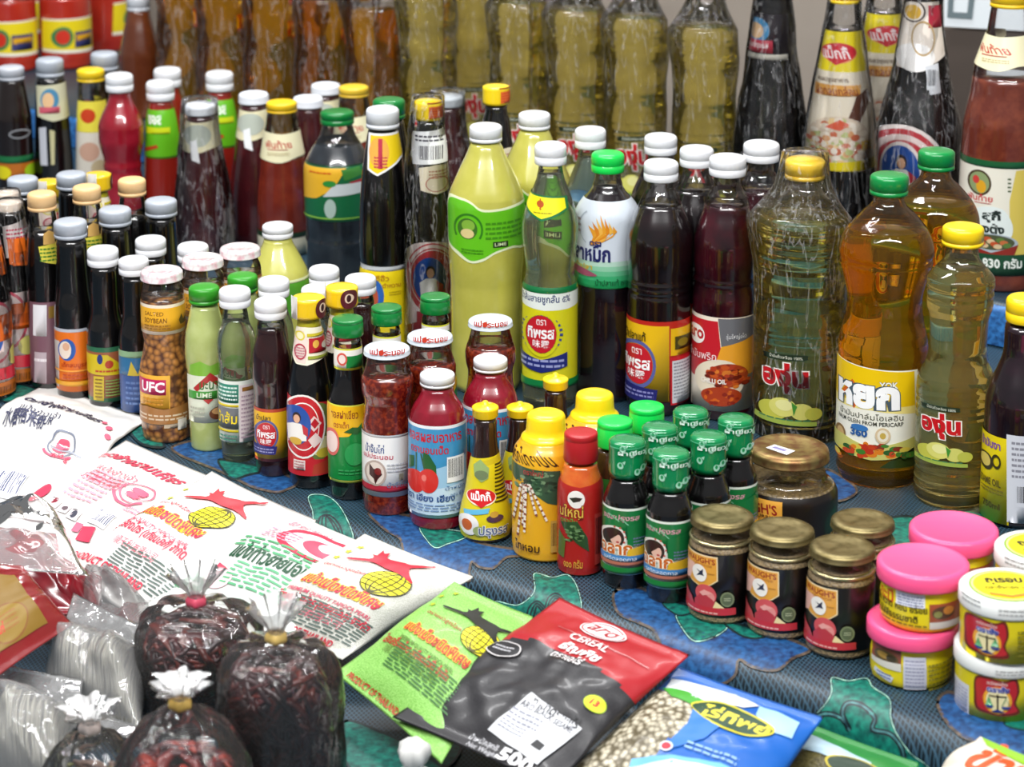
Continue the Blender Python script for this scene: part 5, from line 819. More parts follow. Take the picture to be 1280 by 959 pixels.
# wrapped black bottle beside the clear oils
wbk = Bot('wrapped_black_bottle', 'bottle', 'plastic wrapped black bottle with small red and blue neck label on the riser', 960, 300, [(-40, 15), (-10, 20), (20, 23), (60, 28), (110, 35), (160, 42), (190, 43), (280, 43), (288, 42)], (None, BLK), (-70, -38, 17, 'shrink', YEL), None, h0=STEPZ)
wbk.lab(('r', (930, 18, 984, 76), '1c1620'), ('e', 948, 37, 14, 15, '3f86b4'), ('e', 946, 38, 9, 10, 'd8b48a'), ('r', (933, 50, 966, 66), 'b83a4c'), ('t', 'ซอสปรุงรส', (936, 53, 962, 62), 'f0e4e4', .02), ('r', (930, 68, 984, 75), 'c8c4b8'), name='neck_label')
wbk.wrap(WRAP, -66, 284, 1.07, 31, .1, .09)
# seasoning with rice picture
lo = Bot('yellow_label_sauce_bottle', 'bottle', 'plastic wrapped sauce bottle with yellow label and fried rice picture on the riser', 1046, 318, [(2, 17), (10, 18), (30, 21), (60, 26), (110, 34), (160, 41), (215, 45), (300, 45), (308, 44)], (36, BLK), (-18, 6, 17.5, 'screw', YEL), 'wrapped sauce bottles with yellow labels', h0=STEPZ)
lo.lab(('p', [(1026, 40), (1080, 40), (1100, 120), (1106, 208), (1080, 216), (1005, 210), (1008, 150), (1018, 90)], 'e8ddc8'), ('p', [(1026, 40), (1080, 40), (1084, 91), (1020, 90)], 'e8d41c'), ('e', 1049, 67, 22, 13, 'e8a060'), ('e', 1049, 66, 21, 12, 'cc2230'), ('p', [(1034, 74), (1064, 74), (1045, 82)], 'cc2230'), ('t', 'แม็กกี้', (1030, 58, 1064, 74), 'f8ecec', .02), ('t', 'ซอสปรุงอาหาร', (1024, 97, 1062, 105), '5a3a1c', .02), ('r', (1020, 107, 1075, 121), 'e0a24a'), ('t', 'ผัดกลมกล่อม', (1022, 108, 1073, 120), '8a2a1c', .02), ('p', [(1040, 158), (1060, 148), (1070, 120), (1082, 112), (1086, 120), (1076, 148), (1070, 168)], '5a3424'), ('e', 1048, 176, 38, 30, 'd8c6b0'), *spots(110, 1048, 178, 36, 28, 4.5, 3.6, ('e6d8c4', 'd8a070', 'c86a4a', 'e8c890', 'b8c080', 'efe4d4', 'efe4d4'), 3), ('p', [(1032, 160), (1050, 150), (1062, 156), (1050, 164)], 'd85a3c'), ('p', [(1012, 206), (1106, 198), (1106, 214), (1012, 214)], 'e8d41c'), ('t', 'หอย', (1076, 174, 1088, 186), 'e8c01c', .03))
lo.wrap(WRAP, -12, 300, 1.1, 35, .05, .05)
lo.dup(1096, 2, 'yellow label sauce bottle standing behind, between the fried rice one and the emblem one', h0=STEPZ, yb=285, rot=.45)
# wrapped bottle with big woman emblem
wo = Bot('emblem_sauce_bottle', 'bottle', 'plastic wrapped black sauce bottle with large woman emblem behind the green cap', 1142, 345, [(-12, 19), (10, 21), (40, 25), (80, 30), (110, 36), (140, 44), (160, 48), (175, 49), (320, 49), (330, 48)], (None, BLK), (-40, -10, 20, 'shrink', YEL), None, h0=STEPZ)
wo.lab(('p', [(1126, 4), (1172, 2), (1178, 70), (1150, 88), (1124, 86)], 'e9dfd4'), ('o', 1143, 14, 14, 14, 2, '3a2c2a'), ('e', 1143, 15, 9, 9, 'e0b23a'), ('r', (1160, 6, 1174, 34), 'a8283c'), ('e', 1145, 72, 22, 18, 'f4f2f0'), ('o', 1154, 48, 13, 22, 1.5, 'b89a6a'), ('p', [(1156, 82), (1170, 78), (1174, 116), (1162, 118)], 'd8dce2'), ('b', (1158, 84, 1168, 112), 'd8dce2'), name='neck_label', off=.001)
wo.lab(('e', 1130, 215, 52, 58, 'eee2de'), ('e', 1130, 216, 48, 54, 'c03a44'), ('o', 1130, 216, 42, 47, 6, 'f0dcd8', 3.4, 6.0), ('o', 1130, 216, 36, 41, 1.2, 'e8c8c4'), ('e', 1128, 220, 27, 42, 'eee2de'), *WOM(1127, 215, 2.3))
wo.wrap(WRAP, -36, 320, 1.08, 41, .1, .07)
# suki sauce
sk = Bot('suki_sauce_bottle', 'bottle', 'large reddish brown sauce bottle with cream neck label and bowl picture at right', 1247, 367, [(8, 23), (14, 24), (30, 26), (45, 28), (60, 34), (84, 41), (95, 42), (115, 44), (135, 48), (155, 51), (205, 52), (340, 52), (352, 50)], (95, sauce('62281c', '7a3a26', 50, 'suki_sauce')), (-18, 12, 25, 'screw', plastic('ecc41e', .4, 'yellow_cap')), None, h0=STEPZ)
sk.lab(*CREAM(1250, 46, 88, 1.15), name='neck_label')
sk.lab(('r', (1190, 206, 1310, 345), 'e6e2d2'), ('p', [(1270, 212), (1310, 206), (1310, 320), (1262, 316), (1262, 250)], 'd8c25a'), ('r', (1190, 203, 1310, 212), '1d5a34'), ('e', 1226, 230, 14.5, 16, '4a3a28'), ('e', 1226, 230, 12, 13.5, '8a9a6a'), ('e', 1228, 235, 6, 8, 'd8a02a'), ('e', 1222, 226, 4, 5, 'c8403a'), ('l', (1260, 222, 1264, 242), 4, '5a6a4a'), ('t', 'พันท้าย', (1212, 244, 1242, 253), 'c4343c', .02), ('r', (1220, 255, 1240, 256), 'c4343c'), ('p', spl([(1226, 262), (1254, 262), (1266, 285), (1256, 302), (1214, 296), (1208, 284)]), 'dfe8e4'), ('t', 'สุกี้', (1229, 264, 1252, 280), '1d2c28', .05), ('t', 'กวางตุ้ง', (1212, 280, 1256, 296), '1d2c28', .05), ('e', 1240, 305, 32, 12, 'a8b4bc'), ('e', 1240, 304, 28, 9.5, '4a5238'), *[('e', 1220+(i*23 % 42), 299+(i*7 % 11), 5, 3, ('b8502c', '5a7a3a', 'd0b890', 'c06a3c')[i % 4]) for i in range(16)], ('p', [(1208, 307), (1240, 317), (1272, 306), (1266, 322), (1214, 322)], '8a2a20'), ('r', (1190, 319, 1310, 345), '1d4a30'), ('t', '830 กรัม', (1230, 323, 1276, 336), 'e8ece4', .03))
# second kinds of caps on copies
def recap(label_part, mat):
    for o in bpy.data.objects:
        if o.get('label', '').startswith(label_part):
            for c in o.children:
                if c.name.startswith('cap'):
                    c.data = c.data.copy(); c.data.materials[0] = mat
recap('dark green capped bottle right', GRN); recap('grey lidded wrapped bottle', plastic('b9c0c6', .35, 'grey_lid')); recap('brown sauce bottle with yellow cap behind the wide', plastic('e8c23a', .35, 'amber_cap'))
# ------------------------------------------------------------------ bottles that would touch: the one behind steps back along its own sight line
def spread(iters=60):
    st = {}
    for e in REG:
        o = e['root']; e['p'] = Vector((o.location[0], o.location[1], 0)); e['k'] = 1.0; e['s0'] = tuple(o.scale)
    for _ in range(iters):
        moved = False
        for i, a in enumerate(REG):
            for b in REG[i+1:]:
                if abs(a['h0']-b['h0']) > .01: continue
                d = (a['p']*a['k']-b['p']*b['k']).length; need = (a['r']*a['k']+b['r']*b['k'])*.975
                if d < need:
                    far, near = (b, a) if b['p'].length*b['k'] > a['p'].length*a['k'] else (a, b)
                    f = far
                    if far.get('proto') and not near.get('proto'): f = near; far = None
                    if f['k'] < (1.14 if not f.get('proto') else 1.02): f['k'] += min(.004, (need-d)*.25)*(1 if far else -1); moved = True
        if not moved: break
    for e in REG:
        k = e['k']
        if k != 1:
            o = e['root']; z1 = CAMH-(CAMH-e['h0']-e['H'])*k; hz = (z1-e['h0'])/e['H']; s = e['s0']
            o.location = (e['p'][0]*k, e['p'][1]*k, e['h0']); o.scale = (s[0]*k, s[1]*k, s[2]*hz)
    out = []
    for i, a in enumerate(REG):
        for b in REG[i+1:]:
            if abs(a['h0']-b['h0']) < .01:
                d = (a['p']*a['k']-b['p']*b['k']).length-(a['r']*a['k']+b['r']*b['k'])
                if d < -.003: out.append((round(d, 4), a['root'].name, b['root'].name, round(a['k'], 3), round(b['k'], 3)))
    return sorted(out)
_left = spread()
# ------------------------------------------------------------------ flat bags leaning on the front tier
def homog(q):
    """picture corner points TL TR BR BL -> function picture point -> (s, t) in the bag's own square"""
    A = []; 
    for (x, y), (s, t) in zip(q, ((0, 0), (1, 0), (1, 1), (0, 1))):
        A.append([x, y, 1, 0, 0, 0, -s*x, -s*y, s]); A.append([0, 0, 0, x, y, 1, -t*x, -t*y, t])
    A = np.array(A); h = np.linalg.solve(A[:, :8], A[:, 8]); H = np.append(h, 1).reshape(3, 3)
    def f(x, y):
        v = H @ np.array([x, y, 1.0]); return v[0]/v[2], v[1]/v[2]
    return f
class Bag:
    def __init__(s, name, label, cat, q, zs, thick, mat, group=None, wrinkle=.004, seed=1, seal=(.05, .05), n=(56, 56), droop=0, facemat=None):
        s.wr = wrinkle; s.th = thick; s.q = q; s.P3 = [unproj(u, v, z) for (u, v), z in zip(q, zs)]; s.hom = homog(q); s.th = thick; s.seed = seed; s.wr = wrinkle; s.seal = seal
        c = sum(s.P3, Vector())/4; s.c = Vector((c[0], c[1], min(p[2] for p in s.P3)))
        s.root = empty(name, s.c, label, cat, group)
        s.up = (s.P3[3]-s.P3[0]).cross(s.P3[1]-s.P3[0]).normalized()
        if s.up[2] < 0: s.up = -s.up
        bm = bmesh.new(); ns, nt = n; top = [[bm.verts.new(s.at(i/ns, j/nt, 0)) for i in range(ns+1)] for j in range(nt+1)]
        bot = [[bm.verts.new(s.at(i/ns, j/nt, 0, True)) if 0 < i < ns and 0 < j < nt else top[j][i] for i in range(ns+1)] for j in range(nt+1)]
        for j in range(nt):
            for i in range(ns):
                f = bm.faces.new((top[j][i], top[j+1][i], top[j+1][i+1], top[j][i+1]))
                if facemat: f.material_index = facemat((i+.5)/ns, (j+.5)/nt)
                try: bm.faces.new((bot[j][i], bot[j][i+1], bot[j+1][i+1], bot[j+1][i]))
                except ValueError: pass
        bmesh.ops.recalc_face_normals(bm, faces=bm.faces)
        s.body = from_bm('bag', bm, mat, s.root)
    def at(s, a, b, h, under=False):
        p = (s.P3[0]*(1-a)+s.P3[1]*a)*(1-b)+(s.P3[3]*(1-a)+s.P3[2]*a)*b
        g = lambda x: max(0, 1-abs(2*x-1)**3.2)**.62
        bb = min(1, max(0, (b-s.seal[0])/(1-s.seal[0]-s.seal[1])))
        k = g(a)*math.sin(math.pi*bb)**.8; L = (s.P3[1]-s.P3[0]).length; M = (s.P3[3]-s.P3[0]).length
        # edges draw in a little between the corners
        p = Vector((p[0], p[1], max(p[2], cloth_z(p[0]-EN[0]*.012, p[1]-EN[1]*.012)+.003)))
        edge = .02*math.sin(math.pi*b)*(1-2*a); p = p+(s.P3[1]-s.P3[0])*edge+(s.P3[3]-s.P3[0])*.012*math.sin(math.pi*a)*(1-2*b)
        v = Vector((a*L*26, b*M*26, s.seed*3.1))
        w = s.wr*(noise.noise(v)+.5*noise.noise(v*2.3)+.55*noise.noise(Vector((a*L*70, b*M*12, s.seed)))*(abs(2*b-1)**4+.15))
        z = s.th*k+w*(.35+k) if not under else -.001*k
        z = max(z, .001) if not under else z
        return p+s.up*(z+h)-s.c
    def inv(s, x, y):
        a, b = a0, b0 = s.hom(x, y)
        for _ in range(5):
            u, v = proj(s.at(a, b, 0)+s.c); a1, b1 = s.hom(u, v); a, b = a+(a0-a1)*.9, b+(b0-b1)*.9
            a, b = min(1.1, max(-.1, a)), min(1.1, max(-.1, b))
        return a, b
    def print(s, shapes, name='printing', dx=1/40, mat=None, parent=None):
        F = Flat()
        def C(x, y, cx, cy): a, b = x, y; return (a, b)
        emit(F, shapes, C); F.slice(dx, dx)
        return F.finish(name, lambda a, b, h: s.at(a, b, .0008+h), mat or print_mat(.5, 'ink', .0), s.body if parent is None else parent, step=.00004)
    def pt(s, x, y): return s.inv(x, y)
    def box(s, x0, y0, x1, y1, h, up=.0):
        """lettering box from the picture points of its baseline and its height as a share of the bag"""
        a = s.inv(x0, y0); b = s.inv(x1, y1); t = (a[1]+b[1])/2; return (a[0], t-h, b[0], t)
def poly_of(b, pts): return [b.inv(*p) for p in pts]
def bagmat(h, h2=None, scale=700, bumpy=.15, rough=.45, coat=.1, name='bag_film', bscale=None):
    k = ('bag', h, h2, scale, bumpy)
    if k in _M: return _M[k]
    m, n, l, b = new_mat(name); v = tex_coord(n, l); b.inputs['Base Color'].default_value = (*lin(h), 1); b.inputs['Roughness'].default_value = rough
    b.inputs['Coat Weight'].default_value = coat; b.inputs['Coat Roughness'].default_value = .12
    if h2:
        t = n.new('ShaderNodeTexVoronoi'); t.inputs['Scale'].default_value = scale; l.new(v, t.inputs['Vector']); r = n.new('ShaderNodeValToRGB')
        r.color_ramp.elements[0].position = .1; r.color_ramp.elements[1].position = .7; r.color_ramp.elements[0].color = (*lin(h), 1); r.color_ramp.elements[1].color = (*lin(h2), 1)
        l.new(t.outputs['Distance'], r.inputs['Fac']); l.new(r.outputs['Color'], b.inputs['Base Color'])
        bp = n.new('ShaderNodeBump'); bp.inputs['Strength'].default_value = bumpy; bp.inputs['Distance'].default_value = .001; bp.invert = True; l.new(t.outputs['Distance'], bp.inputs['Height']); l.new(bp.outputs['Normal'], b.inputs['Normal'])
    elif bumpy: add_bump(n, l, b, v, bscale or 45, bumpy, .004)
    _M[k] = m; return m
WHB = bagmat('e8e6e2', None, bumpy=.15, name='white_bag')
def elephant(b, x, y, r1, r2, c, ring=None):
    sx, sy = b.inv(x, y); return [('o', sx, sy, r1, r2, r1*.12, ring or c), ('e', sx, sy-r2*.25, r1*.5, r2*.3, c), ('e', sx-r1*.15, sy+r2*.25, r1*.4, r2*.22, c), ('l', (sx-r1*.5, sy-r2*.1, sx+r1*.5, sy+r2*.55), 4, c), ('o', sx, sy, r1*1.35, r2*1.35, r1*.2, c, .6, 2.6)]
G = 'white flour bags with printed lettering'
b1 = Bag('flour_bag', 'white flour bag with blue black printing at the far left of the front tier', 'flour bag', [(60, 478), (186, 524), (72, 676), (-120, 632)], [.004, .004, -.05, -.05], .02, WHB, G, .004, 1)
b1.print([('t', 'ตราช้างสามเศียร', b1.box(35, 500, 118, 530, .085), '2a2c4c', .03), ('t', 'แป้งข้าวเจ้า', b1.box(25, 511, 72, 527, .045), '3a3c58', .0), ('t', 'RICE FLOUR', b1.box(17, 521, 62, 535, .035), '3a3c58', .01), ('t', '水磨粘米粉', b1.box(4, 530, 52, 548, .055), '4a4c68', .01)]+elephant(b1, 76, 543, .105, .06, 'd8607a', '7a8090')+[('b', (.42, .70, .62, .86), 'e8e8ec', '2a3468'), ('l', (.02, .6, .3, .86), 9, '8a90b0'), ('e', .36, .9, .1, .06, '3a4474'), ('r', (.62, .5, .86, .51), 'a0a4b0'), ('t', '400 g', (.66, .53, .8, .58), 'd0405a', .02), ('e', .92, .3, .02, .025, 'd8607a'), ('e', .86, .27, .02, .02, 'd8607a'), ('e', .96, .37, .02, .02, 'd8607a')])
b2 = Bag('flour_bag', 'white flour bag with red lettering and red emblem, second from the left', 'flour bag', [(158, 551), (330, 622), (150, 762), (-30, 662)], [.006, .006, -.05, -.05], .026, WHB, G, .004, 2)
b2.print([('t', 'ตราช้างสามเศียร', b2.box(122, 573, 218, 607, .10), 'e0405c', .03), ('t', 'แป้งข้าวเจ้า', b2.box(119, 587, 168, 604, .06), 'e05a72', .0), ('t', 'RICE FLOUR', b2.box(111, 592, 158, 610, .045), 'e05a72', .01), ('t', '水磨粘米粉', b2.box(96, 597, 148, 615, .07), 'e05a72', .01)]+elephant(b2, 173, 620, .1, .085, 'e0607a', 'd86a80')+[('b', (.52, .60, .64, .71), 'eceaee', '3a4266'), ('e', *b2.inv(50, 617), .055, .07, 'e23a58'), ('l', (.24, .36, .46, .62), 8, 'eaa0b0'), ('r', (.22, .66, .30, .72), 'f4e8ea'), ('e', .255, .68, .02, .022, '8a2a3a'), ('r', (.31, .67, .38, .725), 'f4e8ea'), ('e', .345, .695, .02, .016, '6a5a60'), ('r', (.39, .68, .47, .74), 'f4e8ea'), ('e', .43, .71, .02, .022, '4a4a58'), ('p', [(.52, .74), (.60, .72), (.62, .8), (.54, .82)], 'e0405c'), ('p', [(.48, .74), (.52, .73), (.52, .78), (.48, .79)], 'e0708a'), ('l', (.62, .52, .74, .56), 2, 'e58aa0')])
def cat(b, C3, col):
    return [('p', poly_of(b, spl(C3, 4)), col)]
def globe(b, x, y, rx, ry, lc='4a4410'):
    sx, sy = b.inv(x, y); sh = [('e', sx, sy, rx, ry, lc), ('e', sx, sy, rx*.95, ry*.95, 'd8d01e')]
    for k in (-.66, -.33, 0, .33, .66):
        sh.append(('o', sx, sy, max(rx*.95*abs(k), rx*.03), ry*.95, rx*.045, lc, -1.57 if k > 0 else 1.57, 1.57 if k > 0 else 4.71))
        sh.append(('r', (sx-rx*.95*math.sqrt(1-k*k), sy+ry*.95*k-ry*.022, sx+rx*.95*math.sqrt(1-k*k), sy+ry*.95*k+ry*.022), lc))
    return sh
def tapioca(b, dx, dy, red, halo, dark, star, sc=1.0, O=(0, 0)):
    """printing of the tapioca bags: picture points as on the middle white bag, moved"""
    m = lambda x, y: (O[0]+(x-495)*sc+dx, O[1]+(y-730)*sc+dy)
    B = lambda x0, y0, x1, y1, h: b.box(*m(x0, y0), *m(x1, y1), h)
    return m, B
# first white tapioca bag
TAP = bagmat('e2e1da', 'c9c9be', 900, .25, name='pearl_bag'); GRB = bagmat('a4d878', '78b44e', 900, .35, name='green_pearl_bag')
G = 'tapioca bags with leaping cat and globe print'
b3 = Bag('tapioca_bag', 'white bag with red leaping cat over yellow globe, lying on the red printed flour bag', 'tapioca bag', [(265, 590), (398, 652), (192, 792), (68, 712)], [.026, .008, -.045, -.03], .026, WHB, G, .004, 3)
def tap_print(b, P, red, halo, catc, txt2, starc):
    """P: dict of picture points"""
    sh = []
    for (x, y) in P['stars']: s_, t_ = b.inv(x, y); sh.append(('s', s_, t_, .035, starc))
    sh += [('t', 'ตราแมวลูกโลก', b.box(*P['sub'], .045), red, .01), ('t', 'แป้งเม็ดชนิดพิเศษ', b.box(*P['head'], P['hh']), red, .03, halo), ('t', 'PREMIUM QUALITY TAPIOCA PEARL', b.box(*P['prem'], .034), txt2, .02), ('t', 'โรงเครื่องไทร (เทียนไคกี่) จำกัด', b.box(*P['co'], .085), red, .03), ('t', '順天利有限公司', b.box(*P['cn'], .055), txt2, .0), ('l', (P['ln'][0], P['ln'][1], P['ln'][2], P['ln'][3]), 9, P.get('lc', '5a6a64')), ('t', 'PRODUCT OF THAILAND', b.box(*P['prod'], .045), red, .03)]
    sh += globe(b, *P['globe'], *P['gr']); sh += [('p', poly_of(b, spl(P['cat'], 2)), catc)]
    return sh
CATP = [(436, 698), (462, 700), (468, 697.5), (466, 694), (472, 696), (480, 689.5), (481, 694), (489, 693), (484, 699), (495, 703), (507, 705.5), (515, 708), (543, 709.6), (543, 711.4), (515, 711.8), (512, 715), (512, 720), (516, 730), (513, 730.5), (505, 723), (496, 717.5), (482, 712), (470, 705.5), (460, 703), (436, 700.2)]
def mapcat(p0, p1, pts=CATP, a0=(436, 698), a1=(543, 711), ky=1.0):
    """move the cat outline so that tail tip and nose fall on p0, p1"""
    d0 = Vector((a1[0]-a0[0], a1[1]-a0[1])); d1 = Vector((p1[0]-p0[0], p1[1]-p0[1])); k = d1.length/d0.length; an = math.atan2(d1[1], d1[0])-math.atan2(d0[1], d0[0]); c, s_ = math.cos(an)*k, math.sin(an)*k
    return [(p0[0]+(x-a0[0])*c-(y-a0[1])*s_, p0[1]+(x-a0[0])*s_+(y-a0[1])*c) for x, y in pts]
b3.print(tap_print(b3, dict(stars=[(213, 624), (232, 613)], sub=(187, 636, 236, 644), head=(160, 655, 253, 671), hh=.085, prem=(148, 662, 234, 686), co=(130, 672, 228, 701), cn=(136, 681, 192, 702), ln=(.28, .72, .95, .88), prod=(88, 695, 172, 742), globe=(265, 648), gr=(.15, .11), cat=mapcat((233, 622), (334, 631))), 'd42a48', 'f4c01c', 'cc3a44', 'd85a70', 'c0c05a'))
b4 = Bag('starch_bag', 'white bag with dark green lettering and red ring emblem between the two white cat bags', 'starch bag', [(352, 634), (478, 688), (352, 822), (180, 758)], [.026, .006, -.045, -.03], .024, bagmat('e4e8e2', None, bumpy=.25), None, .004, 4)
b4.print([('t', 'แป้งท้าวยายม่อม', b4.box(291, 690, 372, 735, .14), '12482c', .03), ('t', '葛粉澱粉', b4.box(328, 678, 383, 661, .09) if False else (.22, .06, .62, .13), 'e07088', .0), ('e', *b4.inv(397, 686), .34, .15, 'd02a48'), ('e', *b4.inv(397, 686), .27, .115, 'f0d8dc'), ('e', b4.inv(397, 686)[0]+.05, b4.inv(397, 686)[1], .16, .08, 'd84a64'), ('e', b4.inv(402, 684)[0]+.07, b4.inv(402, 684)[1], .08, .05, 'f4e4e6'), ('p', poly_of(b4, [(268, 712), (275, 704), (287, 714), (278, 720)]), 'd83a54'), ('e', *b4.inv(272, 724), .1, .07, 'eec4cc'), ('l', (.12, .34, .8, .46), 3, '4a9a68'), ('t', 'แป้งมัน', b4.box(232, 724, 252, 734, .07), '3a8a58', .02), ('t', '400 กรัม', b4.box(218, 733, 250, 748, .05), '4a9a68', .01), ('l', (.3, .56, .9, .74), 6, '5aa878'), ('l', (.2, .20, .5, .32), 4, 'e48aa0')])
b5 = Bag('tapioca_bag', 'white tapioca pearl bag with red leaping cat over yellow globe, in the middle', 'tapioca bag', [(456, 668), (594, 722), (428, 826), (282, 770)], [.026, .004, -.045, -.03], .026, TAP, G, .003, 5)
b5.print(tap_print(b5, dict(stars=[(421, 697), (436, 690), (451, 685)], sub=(405, 705, 450, 722), head=(374, 727, 470, 764), hh=.11, prem=(360, 735, 458, 780), co=(339, 747, 454, 795), cn=(345, 757, 420, 790), ln=(.3, .70, .95, .9), prod=(325, 775, 410, 812), globe=(482, 729), gr=(.17, .13), cat=mapcat((436, 698), (543, 711))), 'c81e3c', 'f2c01c', 'cc1e34', 'd0506a', 'c8cc3a'))
b6 = Bag('tapioca_bag', 'green tapioca pearl bag with black leaping cat over yellow globe', 'tapioca bag', [(568, 728), (668, 772), (552, 956), (418, 842)], [.022, .006, -.045, -.035], .026, GRB, G, .003, 6)
b6.print(tap_print(b6, dict(stars=[(541, 756), (552, 746), (570, 743)], sub=(530, 768, 575, 790), head=(500, 790, 586, 834), hh=.09, prem=(498, 800, 565, 844), co=(475, 805, 555, 858), cn=(476, 815, 540, 855), ln=(.25, .62, .9, .8), lc='3a6a34', prod=(432, 847, 495, 896), globe=(601, 802), gr=(.19, .10), cat=mapcat((556, 758), (652, 797))), 'a8281c', 'e8b02a', '14180f', '5a7a2c', 'a8b42a'))
# black sesame bag
def seam(a, b): return 1 if b < .40-.05*math.sin(a*3.1) else 0
b7 = Bag('black_sesame_bag', 'black and red sesame bag with white label, in front of the green sealed bottles', 'sesame bag', [(700, 748), (863, 820), (690, 988), (490, 898)], [.022, .018, -.035, -.035], .02, [bagmat('1b1a1e', '2c2b2e', 900, .1, .4, .15, 'black_sesame_bag'), bagmat('a3141f', None, bumpy=.12, name='red_bag')], None, .004, 7, facemat=seam)
s_, t_ = b7.inv(754, 791)
b7.print([('e', s_, t_, .155, .075, 'd8d4d4'), ('e', s_, t_, .145, .068, 'c4303a'), ('e', s_, t_, .135, .061, 'e9e6e6'), ('t', 'aro', (s_-.095, t_-.04, s_+.1, t_+.035), '9c1a24', .02), ('t', 'CEREAL', b7.box(712, 796, 754, 818, .05), 'f0eaea', .01), ('r', (.26, .2, .92, .204), 'd8a0a0'), ('t', 'ธัญพืช', b7.box(695, 812, 740, 831, .085), 'f4f0f0', .03), ('t', 'ตราเอโร่', b7.box(688, 820, 722, 834, .055), 'f0eaea', .01), ('p', poly_of(b7, [(665, 867), (728, 913), (672, 958), (610, 914)]), 'd6d8dc'), ('t', 'งาดำตราเอโร่', b7.box(664, 881, 720, 915, .05), '16161c', .03), ('t', 'ARO BLACK SESAME', b7.box(652, 880, 712, 922, .032), '3a3a44', .02), ('l', b7.box(632, 897, 668, 920, .07), 3, '8a8c98'), ('l', b7.box(622, 908, 650, 926, .05), 3, '8a8c98'), ('p', poly_of(b7, [(672, 926), (682, 934), (675, 941), (663, 933)]), '1c1c20'), ('e', *b7.inv(744, 881), .062, .044, 'a8c81c'), ('e', *b7.inv(744, 881), .056, .039, 'e6d01c'), ('t', '13', (b7.inv(744, 881)[0]-.025, b7.inv(744, 881)[1]-.02, b7.inv(744, 881)[0]+.025, b7.inv(744, 881)[1]+.018), 'b0281c', .05), ('e', *b7.inv(630, 813), .12, .055, 'c8c4c4'), ('e', *b7.inv(630, 813), .112, .049, '141318'), ('l', (b7.inv(630, 813)[0]-.07, b7.inv(630, 813)[1]-.02, b7.inv(630, 813)[0]+.07, b7.inv(630, 813)[1]+.02), 2, 'b8b8bc'), ('t', 'น้ำหนักสุทธิ', b7.box(585, 926, 618, 944, .04), 'd8d8dc', .0), ('t', 'Net Weight', b7.box(582, 934, 616, 953, .035), 'c8c8cc', .0), ('t', '500', b7.box(617, 950, 660, 968, .07), 'f0f0f2', .04)], dx=1/44)
# beans in a blue printed bag
def bmap(a, b): return 0 if (b > .22+.05*a and a < .46-.1*b) else 1
b8 = Bag('bean_bag', 'clear bag of pale beans with blue landscape print and dark green oval logo', 'bean bag', [(848, 834), (1030, 898), (930, 1060), (690, 985)], [.002, .002, -.045, -.045], .02, [bagmat('ddd4bc', '5a5038', 190, 1.0, name='pale_beans'), bagmat('085ab0', None, bumpy=.15, name='blue_bag')], None, .003, 8, facemat=bmap)
P8 = lambda *p: poly_of(b8, p)
b8.print([('p', P8((840, 850), (870, 856), (920, 870), (950, 884), (930, 886), (880, 880), (832, 862)), 'd8dde2'), ('p', P8((828, 862), (860, 866), (888, 880), (872, 884), (840, 872)), '3f9a2a'), ('p', P8((950, 884), (1000, 905), (990, 925), (960, 915), (945, 895)), '9cc8ec'), ('p', P8((868, 884), (900, 910), (880, 925), (830, 940), (860, 905)), '2a70c8'), ('p', P8((790, 950), (840, 945), (900, 955), (960, 990), (780, 985)), '6ab0e0'), ('p', P8((780, 962), (840, 950), (900, 962), (900, 985), (770, 985)), 'd0dce4'), ('p', P8(*spl([(864, 884), (876, 878), (905, 880), (945, 897), (968, 912), (962, 921), (930, 921), (890, 905)], 4)), 'c9c02a'), ('p', P8(*spl([(866, 885), (877, 880), (905, 882), (944, 899), (965, 913), (960, 919), (930, 919), (891, 903)], 4)), '123c20'), ('t', 'ไร่ทิพย์', b8.box(872, 893, 958, 924, .10), 'e2d23a', .03), ('e', *b8.inv(833, 934), .035, .03, 'd8e0ee'), ('e', *b8.inv(833, 934), .026, .022, 'c8283a'), ('l', (.5, .56, .8, .62), 2, '8ab0dc')], dx=1/44)
b9 = Bag('grain_bag', 'green printed grain bag, partly cut by the bottom edge beside the blue bean bag', 'grain bag', [(1004, 902), (1150, 955), (1120, 1060), (950, 1000)], [-.02, -.02, -.06, -.06], .02, [bagmat('1c7a30', None, bumpy=.15, name='green_bag'), bagmat('6a6238', '4a4426', 400, .6, name='grain')], None, .003, 9, facemat=lambda a, b: 1 if b > .33 and a < .7 else 0)
b9.print([('p', poly_of(b9, [(990, 930), (1015, 920), (1050, 935), (1090, 955), (1080, 962), (1040, 948), (1005, 938)]), 'a9c4d4'), ('e', *b9.inv(1070, 962), .25, .14, 'b8a82a'), ('e', *b9.inv(1070, 962), .23, .125, '14301c')])
b10 = Bag('rice_bag', 'cream bag with orange red lettering and green edge at the bottom right corner', 'rice bag', [(1226, 921), (1330, 965), (1240, 1080), (1130, 1000)], [.004, .004, -.05, -.05], .018, bagmat('e2d8c8', None, bumpy=.2, name='cream_bag'), None, .003, 10)
b10.print([('t', 'ข้าว', b10.box(1194, 962, 1272, 985, .42), 'd8501c', .03), ('p', poly_of(b10, [(1228, 922), (1300, 952), (1300, 966), (1234, 932)]), '8ac01c')])

